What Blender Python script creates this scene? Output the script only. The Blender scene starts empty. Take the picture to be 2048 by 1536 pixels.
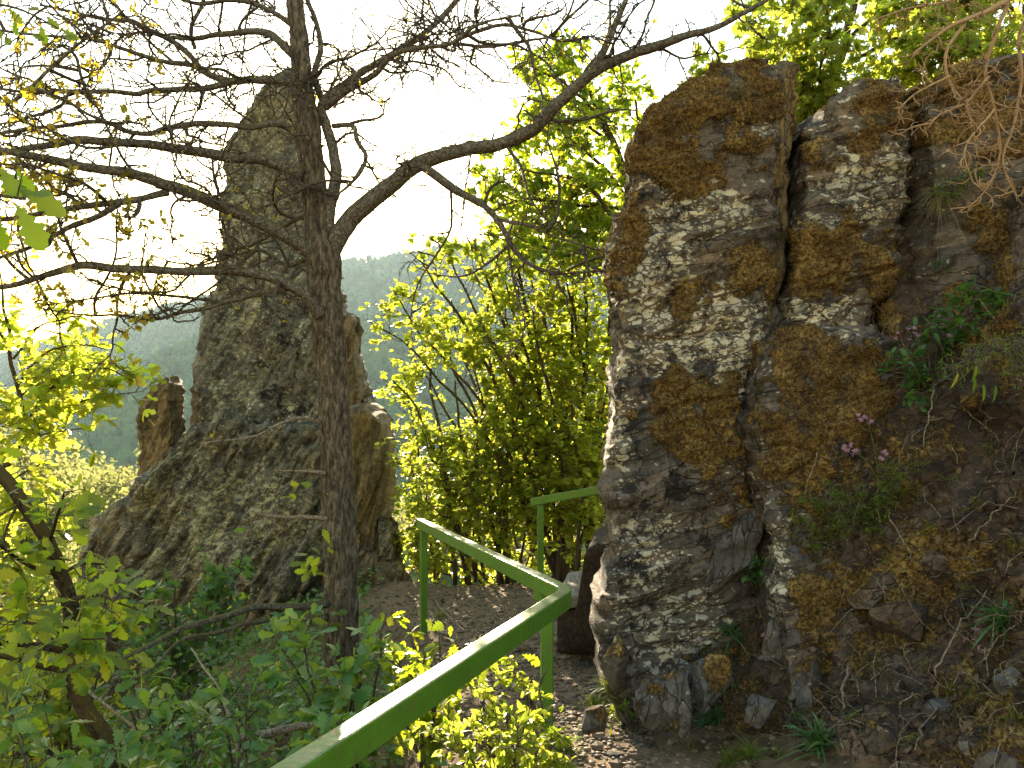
import bpy, math, random
import numpy as np
from mathutils import Vector, Matrix

# ------------------------------------------------------------------ camera, sky, sun, exposure
SC = bpy.context.scene
COL = SC.collection
CZ = 1.7                      # eye height above the path under the viewer
FPX = 1608.0                  # focal length in pixels of a 2048-wide picture
cam = bpy.data.cameras.new('camera'); camo = bpy.data.objects.new('camera', cam); COL.objects.link(camo)
cam.sensor_width = 36.0; cam.lens = 36.0 * FPX / 2048.0
cam.clip_start = 0.05; cam.clip_end = 12000.0
camo.location = (0, 0, CZ); camo.rotation_euler = (math.radians(90), 0, 0)
SC.camera = camo

SUN_AZ = math.atan2(-0.205, 1.0)      # left of straight ahead
SUN_EL = math.radians(14.0)
w = bpy.data.worlds.new('World'); SC.world = w; w.use_nodes = True
nt = w.node_tree; bg = nt.nodes['Background']
sky = nt.nodes.new('ShaderNodeTexSky'); sky.sky_type = 'NISHITA'; sky.sun_disc = False
sky.sun_elevation = SUN_EL; sky.sun_rotation = SUN_AZ
sky.air_density = 1.9; sky.dust_density = 0.5; sky.ozone_density = 1.0
nt.links.new(sky.outputs[0], bg.inputs[0]); bg.inputs[1].default_value = 0.10

sun = bpy.data.lights.new('sun', 'SUN'); suno = bpy.data.objects.new('sun', sun); COL.objects.link(suno)
sun.energy = 5.0; sun.angle = math.radians(0.6); sun.color = (1.0, 0.83, 0.58)
SD = Vector((math.sin(SUN_AZ) * math.cos(SUN_EL), math.cos(SUN_AZ) * math.cos(SUN_EL), math.sin(SUN_EL)))
suno.rotation_euler = SD.to_track_quat('Z', 'Y').to_euler()
suno.location = (-3, 14, 9)

vs = SC.view_settings
SC.display_settings.display_device = 'sRGB'
vs.view_transform = 'Standard'; vs.look = 'None'; vs.gamma = 1.0; vs.use_curve_mapping = False
vs.exposure = 2.5
cy = SC.cycles
cy.use_denoising = True
cy.max_bounces = 7; cy.diffuse_bounces = 3; cy.glossy_bounces = 2; cy.transmission_bounces = 5
cy.transparent_max_bounces = 4; cy.volume_bounces = 0
cy.caustics_reflective = False; cy.caustics_refractive = False
HAZE = True

# ------------------------------------------------------------------ helpers
rng = np.random.default_rng(7)
def P(px, py, d):
    """point at distance d (metres ahead) seen at photo position px, py"""
    return np.array([(px - 1024.0) / FPX * d, d, CZ - (py - 768.0) / FPX * d])
def PV(a):
    a = np.asarray(a, float); d = a[:, 2]
    return np.stack([(a[:, 0] - 1024) / FPX * d, d, CZ - (a[:, 1] - 768) / FPX * d], 1)
def PIX(V):
    d = np.maximum(V[:, 1], 0.05)
    return 1024 + V[:, 0] / d * FPX, 768 - (V[:, 2] - CZ) / d * FPX

def tag(o, label=None, cat=None, group=None, kind=None):
    if label: o['label'] = label
    if cat: o['category'] = cat
    if group: o['group'] = group
    if kind: o['kind'] = kind
    return o
def empty(name, loc, label=None, cat=None, group=None):
    o = bpy.data.objects.new(name, None); COL.objects.link(o); o.location = Vector(loc)
    o.empty_display_size = 0.1
    return tag(o, label, cat, group)
def link(name, me, parent=None, mat=None):
    o = bpy.data.objects.new(name, me); COL.objects.link(o)
    if mat is not None and not me.materials: me.materials.append(mat)
    if parent is not None:
        o.parent = parent
        m = Matrix.Identity(4); q = parent
        while q is not None:
            m = Matrix.LocRotScale(q.location, q.rotation_euler, q.scale) @ m; q = q.parent
        o.matrix_parent_inverse = Matrix.Identity(4)
        inv = m.inverted()
        o.location = inv.translation      # empties are only translated, so this is exact
    return o
def mesh(name, V, F, smooth=True, attrs=None):
    V = np.ascontiguousarray(V, np.float32)
    if not isinstance(F, (list, tuple)): F = [F]
    F = [np.asarray(f, np.int32) for f in F if len(f)]
    me = bpy.data.meshes.new(name)
    me.vertices.add(len(V)); me.vertices.foreach_set('co', V.ravel())
    li = np.concatenate([f.ravel() for f in F])
    tot = np.concatenate([np.full(len(f), f.shape[1], np.int32) for f in F])
    st = np.concatenate([[0], np.cumsum(tot)[:-1]]).astype(np.int32)
    me.loops.add(len(li)); me.loops.foreach_set('vertex_index', li)
    me.polygons.add(len(tot)); me.polygons.foreach_set('loop_start', st)
    try: me.polygons.foreach_set('loop_total', tot)
    except Exception: pass
    me.polygons.foreach_set('use_smooth', np.full(len(tot), bool(smooth)))
    for k, a in (attrs or {}).items():
        at = me.attributes.new(k, 'FLOAT', 'POINT'); at.data.foreach_set('value', np.ascontiguousarray(a, np.float32))
    me.update(calc_edges=True); me.validate()
    return me
def obj(name, V, F, mat, parent=None, smooth=True, attrs=None):
    return link(name, mesh(name, V, F, smooth, attrs), parent, mat)

class MB:
    """collects vertices and faces (tris and quads) of one mesh"""
    def __init__(s): s.v = []; s.t = []; s.q = []; s.n = 0
    def add(s, V, F):
        V = np.asarray(V, float)
        for f in (F if isinstance(F, (list, tuple)) else [F]):
            f = np.asarray(f, int)
            if not len(f): continue
            (s.t if f.shape[1] == 3 else s.q).append(f + s.n)
        s.v.append(V); s.n += len(V)
    def data(s):
        F = []
        if s.t: F.append(np.concatenate(s.t))
        if s.q: F.append(np.concatenate(s.q))
        return np.concatenate(s.v), F
    def build(s, name, mat, parent=None, smooth=True):
        V, F = s.data(); return obj(name, V, F, mat, parent, smooth)

# --- noise (vectorised gradient noise)
_perm = np.random.default_rng(3).permutation(256); _perm = np.concatenate([_perm, _perm, _perm])
_g = np.random.default_rng(4).normal(size=(256, 3)); _g /= np.linalg.norm(_g, axis=1)[:, None]
def noise(p):
    p = np.asarray(p, float); i = np.floor(p).astype(int); f = p - i; i &= 255
    u = f * f * f * (f * (f * 6 - 15) + 10); r = 0
    for dx in (0, 1):
        wx = u[:, 0] if dx else 1 - u[:, 0]
        for dy in (0, 1):
            wy = u[:, 1] if dy else 1 - u[:, 1]
            for dz in (0, 1):
                wz = u[:, 2] if dz else 1 - u[:, 2]
                h = _perm[_perm[_perm[(i[:, 0] + dx) & 255] + ((i[:, 1] + dy) & 255)] + ((i[:, 2] + dz) & 255)]
                r = r + wx * wy * wz * np.einsum('ij,ij->i', _g[h], f - np.array([dx, dy, dz]))
    return r * 1.6
def fbm(p, o=4, lac=2.1, gain=0.5):
    p = np.asarray(p, float); a = 1.0; r = 0
    for k in range(o):
        r = r + a * noise(p + 17.3 * k); p = p * lac; a *= gain
    return r
def sstep(a, b, x):
    t = np.clip((x - a) / (b - a), 0, 1); return t * t * (3 - 2 * t)
def normals(V, F):
    N = np.zeros_like(V)
    for f in F:
        for k in ([(0, 1, 2)] if f.shape[1] == 3 else [(0, 1, 2), (0, 2, 3)]):
            a, b, c = V[f[:, k[0]]], V[f[:, k[1]]], V[f[:, k[2]]]
            n = np.cross(b - a, c - a)
            for j in k: np.add.at(N, f[:, j], n)
    return N / np.maximum(np.linalg.norm(N, axis=1), 1e-9)[:, None]
def smooth_poly(p, n):
    """Catmull-Rom resample of a control polyline (k columns) to n points"""
    p = np.asarray(p, float); m = len(p)
    q = np.vstack([2 * p[0] - p[1], p, 2 * p[-1] - p[-2]])
    t = np.linspace(0, m - 1 - 1e-6, n); i = t.astype(int); f = (t - i)[:, None]
    a, b, c, d = q[i], q[i + 1], q[i + 2], q[i + 3]
    return 0.5 * (2 * b + (c - a) * f + (2 * a - 5 * b + 4 * c - d) * f ** 2 + (3 * b - a - 3 * c + d) * f ** 3)
def tube(pts, rad, sides=6, cap=True):
    pts = np.asarray(pts, float); n = len(pts)
    t = np.gradient(pts, axis=0); t /= np.maximum(np.linalg.norm(t, axis=1), 1e-9)[:, None]
    u = np.zeros_like(pts)
    a = np.cross(t[0], [0.3, 0.9, 0.2]); a /= np.linalg.norm(a); u[0] = a
    for i in range(1, n):
        a = a - t[i] * np.dot(a, t[i]); l = np.linalg.norm(a)
        if l < 1e-6: a = np.cross(t[i], [0.1, 0.2, 0.9]); l = np.linalg.norm(a)
        a = a / l; u[i] = a
    v = np.cross(t, u)
    an = np.arange(sides) * 2 * np.pi / sides
    r = np.asarray(rad, float).reshape(n, 1, 1)
    V = pts[:, None] + r * (np.cos(an)[None, :, None] * u[:, None] + np.sin(an)[None, :, None] * v[:, None])
    i = np.arange(n - 1)[:, None]; j = np.arange(sides)[None]; j2 = (j + 1) % sides
    Q = np.stack([i * sides + j, i * sides + j2, (i + 1) * sides + j2, (i + 1) * sides + j], -1).reshape(-1, 4)
    V = V.reshape(-1, 3)
    F = [Q]
    if cap and sides >= 3:
        k = len(V); V = np.vstack([V, pts[0], pts[-1]])
        j = np.arange(sides); j2 = (j + 1) % sides
        F.append(np.vstack([np.stack([np.full(sides, k), j2, j], 1),
                            np.stack([np.full(sides, k + 1), (n - 1) * sides + j, (n - 1) * sides + j2], 1)]))
    return V, F
def box(mn, mx):
    x0, y0, z0 = mn; x1, y1, z1 = mx
    V = np.array([[x0,y0,z0],[x1,y0,z0],[x1,y1,z0],[x0,y1,z0],[x0,y0,z1],[x1,y0,z1],[x1,y1,z1],[x0,y1,z1]], float)
    return V, np.array([[0,3,2,1],[4,5,6,7],[0,1,5,4],[1,2,6,5],[2,3,7,6],[3,0,4,7]])

# ------------------------------------------------------------------ materials
class NT:
    def __init__(s, name):
        s.m = bpy.data.materials.new(name); s.m.use_nodes = True
        s.t = s.m.node_tree; s.b = s.t.nodes['Principled BSDF']; s.out = s.t.nodes['Material Output']
    def n(s, typ, **kw):
        x = s.t.nodes.new('ShaderNode' + typ)
        for k, v in kw.items(): setattr(x, k, v)
        return x
    def set(s, sock, v):
        if isinstance(v, bpy.types.NodeSocket): s.t.links.new(v, sock)
        elif isinstance(v, (tuple, list)) and len(v) == 3 and sock.type == 'RGBA': sock.default_value = (*v, 1)
        else: sock.default_value = v
    def pos(s, scale=(1, 1, 1), rot=(0, 0, 0)):
        g = s.n('NewGeometry'); m = s.n('Mapping'); s.t.links.new(g.outputs['Position'], m.inputs[0])
        m.inputs['Scale'].default_value = scale
        if any(rot):                      # turn first, then stretch along the turned axes
            r = s.n('Mapping'); s.t.links.new(g.outputs['Position'], r.inputs[0]); r.inputs['Rotation'].default_value = rot; s.t.links.new(r.outputs[0], m.inputs[0])
        return m.outputs[0]
    def noise(s, vec, scale, detail=4, rough=0.55, dist=0.0):
        x = s.n('TexNoise'); s.set(x.inputs['Vector'], vec); x.inputs['Scale'].default_value = scale
        x.inputs['Detail'].default_value = detail; x.inputs['Roughness'].default_value = rough
        x.inputs['Distortion'].default_value = dist; return x.outputs[0]
    def vor(s, vec, scale, out=0, feature='F1', rand=1.0):
        x = s.n('TexVoronoi', feature=feature); s.set(x.inputs['Vector'], vec); x.inputs['Scale'].default_value = scale
        x.inputs['Randomness'].default_value = rand; return x.outputs[out]
    def math(s, op, a, b=0.0, c=None, clamp=False):
        x = s.n('Math', operation=op); x.use_clamp = clamp
        s.set(x.inputs[0], a); s.set(x.inputs[1], b)
        if c is not None: s.set(x.inputs[2], c)
        return x.outputs[0]
    def ramp(s, fac, stops, interp='LINEAR'):
        x = s.n('ValToRGB'); s.set(x.inputs[0], fac); e = x.color_ramp.elements; x.color_ramp.interpolation = interp
        while len(e) < len(stops): e.new(0.5)
        for k, (p, c) in enumerate(stops):
            e[k].position = p; e[k].color = (*c, 1) if isinstance(c, tuple) else (c, c, c, 1)
        return x.outputs[0]
    def mix(s, fac, a, b, blend='MIX'):
        x = s.n('Mix', data_type='RGBA', blend_type=blend)
        s.set(x.inputs[0], fac); s.set(x.inputs[6], a); s.set(x.inputs[7], b); return x.outputs[2]
    def attr(s, name):
        x = s.n('Attribute', attribute_name=name); return x.outputs['Fac']
    def bump(s, h, strength=0.5, dist=0.01, prev=None):
        x = s.n('Bump'); s.set(x.inputs['Height'], h); x.inputs['Strength'].default_value = strength
        x.inputs['Distance'].default_value = dist
        if prev is not None: s.set(x.inputs['Normal'], prev)
        return x.outputs[0]
    def base(s, col, rough=0.8, normal=None, spec=0.3):
        s.set(s.b.inputs['Base Color'], col); s.set(s.b.inputs['Roughness'], rough)
        s.b.inputs['Specular IOR Level'].default_value = spec
        if normal is not None: s.set(s.b.inputs['Normal'], normal)
        return s.m

def mat_rock(name, dark, mid, tan, lichen, lichen_amt, strata, scale=1.0):
    k = NT(name); p = k.pos(); ps = k.pos((1.2, 1.2, 7), strata)
    n1 = k.noise(p, 1.6 * scale, 6, 0.6); n2 = k.noise(ps, 2.2 * scale, 7, 0.65, 0.4); n3 = k.noise(p, 26 * scale, 5, 0.7)
    c = k.ramp(n2, [(0.30, dark), (0.50, mid), (0.72, tuple(x * 1.45 for x in mid))])
    c = k.mix(k.ramp(k.noise(p, 0.9 * scale, 5, 0.6), [(0.50, 0.0), (0.66, 1.0)]), c, k.mix(0.55, c, tan))
    c = k.mix(k.ramp(n3, [(0.35, 0.55), (0.62, 0.0)]), c, tuple(x * 0.35 for x in dark))
    # pale crust lichens: rounded patches gathered in bands
    wv = k.n('VectorMath', operation='ADD'); k.set(wv.inputs[0], p)
    wn = k.n('TexNoise'); k.set(wn.inputs['Vector'], p); wn.inputs['Scale'].default_value = 14; wn.inputs['Detail'].default_value = 5
    sc_ = k.n('VectorMath', operation='SCALE'); k.set(sc_.inputs[0], wn.outputs[1]); sc_.inputs['Scale'].default_value = 0.09
    k.set(wv.inputs[1], sc_.outputs[0])
    vsq = k.n('Mapping'); k.set(vsq.inputs[0], wv.outputs[0]); vsq.inputs['Rotation'].default_value = strata; vsq.inputs['Scale'].default_value = (0.62, 0.8, 1.25)
    v1 = k.vor(vsq.outputs[0], 17 * scale); v2 = k.vor(vsq.outputs[0], 42 * scale)
    reg = k.math('MULTIPLY', k.attr('lichen'), lichen_amt)
    reg = k.math('ADD', reg, k.math('MULTIPLY', k.math('SUBTRACT', k.noise(ps, 2.6 * scale, 6, 0.68), 0.5), 2.2))
    th1 = k.math('MINIMUM', k.math('MULTIPLY', reg, 0.62), 0.46); th2 = k.math('MINIMUM', k.math('MULTIPLY', reg, 0.50), 0.42)
    m1 = k.math('MULTIPLY', k.math('SUBTRACT', th1, v1), 22.0, clamp=True); m2 = k.math('MULTIPLY', k.math('SUBTRACT', th2, v2), 16.0, clamp=True)
    lm = k.math('MAXIMUM', m1, m2)
    lc = k.mix(k.ramp(k.noise(p, 9, 5, 0.65), [(0.35, 0.0), (0.62, 1.0)]), lichen, tuple(x * y for x, y in zip(lichen, (0.74, 0.70, 0.52))))
    lc = k.mix(k.ramp(k.noise(p, 95, 4, 0.7), [(0.42, 0.6), (0.60, 0.0)]), lc, tuple(x * 0.5 for x in lichen))
    c = k.mix(k.math('MULTIPLY', lm, 0.92), c, lc)
    # hairline fractures following the bedding
    pf = k.pos((2.0, 2.0, 9.0), strata); pw = k.n('VectorMath', operation='ADD'); k.set(pw.inputs[0], pf)
    pn = k.n('TexNoise'); k.set(pn.inputs['Vector'], p); pn.inputs['Scale'].default_value = 3.0; pn.inputs['Detail'].default_value = 4; k.set(pw.inputs[1], pn.outputs[1])
    fr = k.ramp(k.vor(pw.outputs[0], 1.5 * scale, feature='DISTANCE_TO_EDGE'), [(0.0, 1.0), (0.022, 0.0)])
    fr = k.math('MULTIPLY', fr, k.ramp(k.noise(p, 2.2, 4, 0.6), [(0.42, 0.0), (0.55, 1.0)]))
    cell = k.n('TexVoronoi'); k.set(cell.inputs['Vector'], pw.outputs[0]); cell.inputs['Scale'].default_value = 1.5 * scale
    sep = k.n('SeparateColor'); k.set(sep.inputs[0], cell.outputs['Color'])
    c = k.mix(0.8, c, k.mix(1.0, c, k.ramp(sep.outputs[0], [(0.0, (0.55, 0.55, 0.57)), (0.5, (1.0, 1.0, 1.0)), (1.0, (1.35, 1.25, 1.12))]), 'MULTIPLY'))
    c = k.mix(k.math('MULTIPLY', fr, 0.6), c, (0.012, 0.010, 0.009))
    # black crust lichen
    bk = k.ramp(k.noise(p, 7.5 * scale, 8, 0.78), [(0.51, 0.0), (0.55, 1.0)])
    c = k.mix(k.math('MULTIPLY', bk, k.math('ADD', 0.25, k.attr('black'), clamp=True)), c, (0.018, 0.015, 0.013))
    # moss
    mm = k.math('ADD', k.attr('moss'), k.math('MULTIPLY', k.math('SUBTRACT', k.noise(p, 11, 8, 0.78), 0.5), 2.0))
    mm = k.ramp(mm, [(0.40, 0.0), (0.56, 1.0)])
    mc = k.ramp(k.noise(p, 4.0, 8, 0.75), [(0.26, (0.030, 0.018, 0.009)), (0.39, (0.115, 0.064, 0.020)), (0.52, (0.285, 0.165, 0.045)), (0.68, (0.47, 0.32, 0.10))])
    mc = k.mix(k.ramp(k.noise(p, 48, 5, 0.75), [(0.40, 0.9), (0.58, 0.0)]), mc, (0.016, 0.010, 0.005))
    c = k.mix(mm, c, mc)
    h = k.math('ADD', k.math('MULTIPLY', n2, 0.6), k.math('MULTIPLY', n3, 0.30))
    h = k.math('ADD', h, k.math('MULTIPLY', lm, 0.12))
    h = k.math('ADD', h, k.math('MULTIPLY', k.math('MULTIPLY', mm, k.noise(p, 75, 4, 0.7)), 0.6))
    h = k.math('SUBTRACT', h, k.math('MULTIPLY', fr, 0.6)); h = k.math('ADD', h, k.math('MULTIPLY', sep.outputs[1], 0.35))
    return k.base(c, 0.86, k.bump(h, 1.0, 0.035), 0.25)

def mat_leaf(name, cols, trans=0.55, tcol=None, spec=0.35, rough=0.45, vein=True):
    """thin leaf: light passes through it. cols: 3 surface colours spread from leaf to leaf"""
    k = NT(name)
    gi = k.n('NewGeometry').outputs['Random Per Island']; oi = k.n('ObjectInfo').outputs['Random']
    r = k.math('FRACT', k.math('ADD', gi, oi))
    c = k.ramp(r, [(0.0, cols[0]), (0.5, cols[1]), (1.0, cols[2])])
    c = k.mix(k.ramp(k.noise(k.pos(), 40, 3), [(0.3, 0.35), (0.7, 0.0)]), c, tuple(x * 0.6 for x in cols[0]))
    k.base(c, rough, None, spec)
    tr = k.n('BsdfTranslucent')
    tc = k.ramp(r, [(0.0, tcol[0]), (0.5, tcol[1]), (1.0, tcol[2])]) if tcol else c
    k.set(tr.inputs[0], tc)
    mx = k.n('MixShader'); mx.inputs[0].default_value = trans
    k.t.links.new(k.b.outputs[0], mx.inputs[1]); k.t.links.new(tr.outputs[0], mx.inputs[2]); k.t.links.new(mx.outputs[0], k.out.inputs[0])
    return k.m

def mat_bark(name, c0, c1, moss=0.0, mosscol=(0.10, 0.085, 0.02), sc=1.0, lich=0.25, zs=0.9):
    k = NT(name); p = k.pos(); pv = k.pos((1, 1, zs))
    n = k.noise(pv, 38 * sc, 6, 0.7); n2 = k.noise(p, 9 * sc, 5, 0.6)
    c = k.ramp(n, [(0.36, tuple(x * 0.25 for x in c0)), (0.5, c0), (0.66, c1)])
    c = k.mix(k.math('MULTIPLY', k.ramp(k.noise(p, 30, 4, 0.7), [(0.60, 0.0), (0.66, 1.0)]), lich), c, (0.34, 0.33, 0.26))
    if moss:
        nz = k.n('NewGeometry').outputs['Normal']; sx = k.n('SeparateXYZ'); k.set(sx.inputs[0], nz)
        up = k.math('MULTIPLY', k.math('ADD', sx.outputs[2], 0.55), moss)
        mm = k.ramp(k.math('ADD', up, k.math('SUBTRACT', n2, 0.75)), [(0.25, 0.0), (0.5, 1.0)])
        c = k.mix(mm, c, k.mix(k.noise(p, 50, 3), mosscol, tuple(x * 0.45 for x in mosscol)))
    return k.base(c, 0.9, k.bump(n, 0.7, 0.01), 0.15)

def mat_simple(name, c0, c1, scale=12, rough=0.85, bump=0.4, spec=0.3, stretch=(1, 1, 1), dist=0.006):
    k = NT(name); p = k.pos(stretch); n = k.noise(p, scale, 6, 0.65)
    return k.base(k.ramp(n, [(0.34, c0), (0.66, c1)]), rough, k.bump(n, bump, dist), spec)

M = {}
M['slab'] = mat_rock('lichened_slate', (0.045, 0.034, 0.028), (0.125, 0.098, 0.078), (0.17, 0.120, 0.07), (0.56, 0.50, 0.40), 1.1, (0, math.radians(14), 0))
M['spire'] = mat_rock('weathered_slate', (0.052, 0.045, 0.034), (0.165, 0.146, 0.104), (0.26, 0.205, 0.10), (0.40, 0.39, 0.25), 0.9, (0, math.radians(58), 0), 0.8)
M['tan_rock'] = mat_rock('tan_slate', (0.060, 0.043, 0.022), (0.175, 0.125, 0.060), (0.21, 0.145, 0.06), (0.36, 0.33, 0.22), 0.35, (0, math.radians(75), 0), 0.9)
M['grey_rock'] = mat_rock('grey_slate', (0.055, 0.050, 0.048), (0.130, 0.118, 0.112), (0.15, 0.11, 0.08), (0.42, 0.40, 0.34), 0.45, (0, math.radians(80), 0), 1.2)
M['bank'] = mat_rock('earthy_rock', (0.022, 0.014, 0.009), (0.085, 0.055, 0.035), (0.24, 0.175, 0.135), (0.30, 0.245, 0.20), 0.40, (0, math.radians(35), 0), 1.3)
M['bark'] = mat_bark('oak_bark', (0.070, 0.054, 0.038), (0.17, 0.135, 0.098), 0.35, (0.09, 0.075, 0.03), zs=0.3)
M['limb'] = mat_bark('limb_bark', (0.090, 0.075, 0.060), (0.19, 0.165, 0.135), 0.55, (0.12, 0.10, 0.03), 1.5, 0.4)
M['twig'] = mat_bark('twig_bark', (0.075, 0.058, 0.044), (0.14, 0.11, 0.085), 0.0, sc=2.0, lich=0.1)
M['dead'] = mat_bark('dead_wood', (0.20, 0.15, 0.105), (0.36, 0.29, 0.21), 0.0, sc=2.0, lich=0.1)
M['dry_twig'] = mat_leaf('dry_twig', [(0.34, 0.20, 0.105), (0.42, 0.26, 0.14), (0.50, 0.33, 0.19)], 0.25, None, 0.2, 0.7)
M['mossy'] = mat_bark('mossy_bark', (0.030, 0.020, 0.012), (0.075, 0.050, 0.030), 0.7, (0.085, 0.055, 0.015), 1.5, 0.1)
M['hazel_stem'] = mat_bark('hazel_stem', (0.065, 0.045, 0.025), (0.14, 0.10, 0.06), 0.0, sc=2.0, lich=0.1)
G = lambda r, g, b: (r, g, b)
M['hazel'] = mat_leaf('hazel_leaf', [G(.085,.135,.016), G(.12,.165,.018), G(.16,.19,.022)], 0.66, [G(.46,.58,.05), G(.60,.68,.06), G(.76,.72,.09)])
M['oakleaf'] = mat_leaf('oak_leaf', [G(.05,.105,.020), G(.075,.13,.025), G(.10,.155,.028)], 0.58, [G(.34,.48,.02), G(.48,.58,.025), G(.64,.64,.03)])
M['dusk_oak'] = mat_leaf('shade_oak_leaf', [G(.055,.15,.035), G(.085,.20,.045), G(.13,.24,.05)], 0.45, [G(.18,.30,.03), G(.25,.36,.035), G(.40,.44,.04)], 0.5, 0.35)
M['youngleaf'] = mat_leaf('young_oak_leaf', [G(.20,.16,.03), G(.26,.20,.035), G(.17,.18,.03)], 0.6, [G(.52,.40,.03), G(.64,.46,.03), G(.42,.40,.03)])
M['maple'] = mat_leaf('maple_leaf', [G(.085,.13,.02), G(.12,.165,.024), G(.17,.19,.028)], 0.60, [G(.34,.45,.045), G(.47,.54,.05), G(.60,.58,.07)])
M['broadgreen'] = mat_leaf('green_leaf', [G(.035,.095,.022), G(.05,.12,.028), G(.075,.15,.03)], 0.4, [G(.12,.26,.03), G(.18,.32,.03), G(.28,.40,.03)], 0.4)
M['grass'] = mat_leaf('grass_blade', [G(.07,.12,.02), G(.10,.15,.025), G(.15,.18,.03)], 0.5, [G(.22,.32,.02), G(.34,.42,.03), G(.46,.46,.03)])
M['bluegrass'] = mat_leaf('strap_leaf', [G(.05,.12,.04), G(.075,.16,.05), G(.10,.20,.06)], 0.3, [G(.10,.22,.04), G(.14,.27,.05), G(.20,.32,.05)], 0.5, 0.35)
M['drygrass'] = mat_leaf('dry_grass', [G(.20,.15,.06), G(.28,.21,.09), G(.16,.15,.05)], 0.4, None, 0.2, 0.7)
M['litter'] = mat_leaf('fallen_leaf', [G(.035,.020,.012), G(.085,.050,.028), G(.21,.14,.085)], 0.15, None, 0.2, 0.8)
M['pink'] = mat_leaf('pink_petal', [G(.36,.16,.24), G(.44,.22,.30), G(.52,.32,.36)], 0.4, None, 0.2, 0.6)
M['moss'] = mat_leaf('moss_strand', [G(.050,.028,.010), G(.20,.115,.034), G(.40,.27,.085)], 0.35, None, 0.1, 0.9)
M['soil'] = mat_simple('soil', (0.030, 0.020, 0.013), (0.115, 0.080, 0.050), 9, 0.95, 0.9, 0.15, dist=0.03)
M['gravel'] = mat_simple('gravel', (0.075, 0.062, 0.055), (0.20, 0.170, 0.150), 40, 0.9, 0.9, 0.2, dist=0.02)
M['pebble'] = mat_leaf('pebble', [G(.075,.048,.028), G(.15,.10,.060), G(.26,.185,.115)], 0.0, None, 0.3, 0.75)
# ------------------------------------------------------------------ ground near the viewer
def path_x(y): return np.interp(y, [-6, 0, 2, 4, 6, 9, 12, 20], [0.9, 0.55, 0.5, 0.45, 0.25, -0.15, -0.2, -0.2])
def path_z(y): return np.interp(y, [-6, 0, 3, 4, 6, 9, 10.3, 11.2, 14, 17], [0.3, 0.0, -0.08, -0.16, -0.45, -0.78, -0.88, -1.15, -3.2, -6.0])
def ground_z(x, y):
    x = np.asarray(x, float); y = np.asarray(y, float)
    dx = x - path_x(y)
    hw = np.interp(y, [0, 4, 7, 9.5], [0.5, 0.5, 0.9, 1.5])
    l = np.maximum(-dx - hw, 0); r = np.maximum(dx - hw, 0)
    z = path_z(y) - 0.40 * l - 0.035 * l ** 2 + np.minimum(0.34 * r, 1.6) * sstep(12.5, 8.5, y)
    p = np.stack([x, y, 0 * x], -1).reshape(-1, 3)
    n = (0.10 * fbm(p * 0.8, 3) + 0.022 * fbm(p * 5.0, 3)).reshape(x.shape)
    k = 0.25 + 0.75 * sstep(0.2, 1.2, np.abs(dx))
    return np.maximum(z + n * k, -6.8 + 0.3 * n)
def grid_faces(nr, nc):
    i = np.arange(nr - 1)[:, None]; j = np.arange(nc - 1)[None]
    return np.stack([i * nc + j, i * nc + j + 1, (i + 1) * nc + j + 1, (i + 1) * nc + j], -1).reshape(-1, 4)
gx = np.concatenate([np.linspace(-34, -5, 60)[:-1], np.linspace(-5, 3.2, 118), np.linspace(3.2, 12, 30)[1:]])
gy = np.concatenate([np.linspace(-8, 1.4, 25)[:-1], np.linspace(1.4, 12, 160), np.linspace(12, 17, 20)[1:]])
X, Y = np.meshgrid(gx, gy); Z = ground_z(X, Y)
V = np.stack([X, Y, Z], -1).reshape(-1, 3)
dxp = np.abs(V[:, 0] - path_x(V[:, 1])); hwp = np.interp(V[:, 1], [0, 4, 7, 9.5], [0.45, 0.45, 0.8, 1.6])
pm = sstep(1.25, 0.75, dxp / hwp + 0.35 * fbm(V * 2.0, 3)) * sstep(11.0, 10.2, V[:, 1])
k = NT('ground_soil'); p = k.pos()
n1 = k.noise(p, 7, 6, 0.65); n2 = k.noise(p, 55, 5, 0.7)
c = k.ramp(n1, [(0.30, (0.040, 0.027, 0.016)), (0.52, (0.125, 0.082, 0.044)), (0.72, (0.21, 0.145, 0.08))])
g_ = k.ramp(n2, [(0.30, (0.085, 0.055, 0.032)), (0.55, (0.23, 0.155, 0.090)), (0.75, (0.36, 0.26, 0.155))])
c = k.mix(k.attr('gravel'), c, g_)
k.base(c, 0.95, k.bump(k.math('ADD', n1, k.math('MULTIPLY', n2, 0.5)), 0.9, 0.03), 0.2)
M['ground'] = k.m
tag(obj('ground', V, grid_faces(len(gy), len(gx)), M['ground'], attrs={'gravel': pm}), kind='structure')

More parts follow.
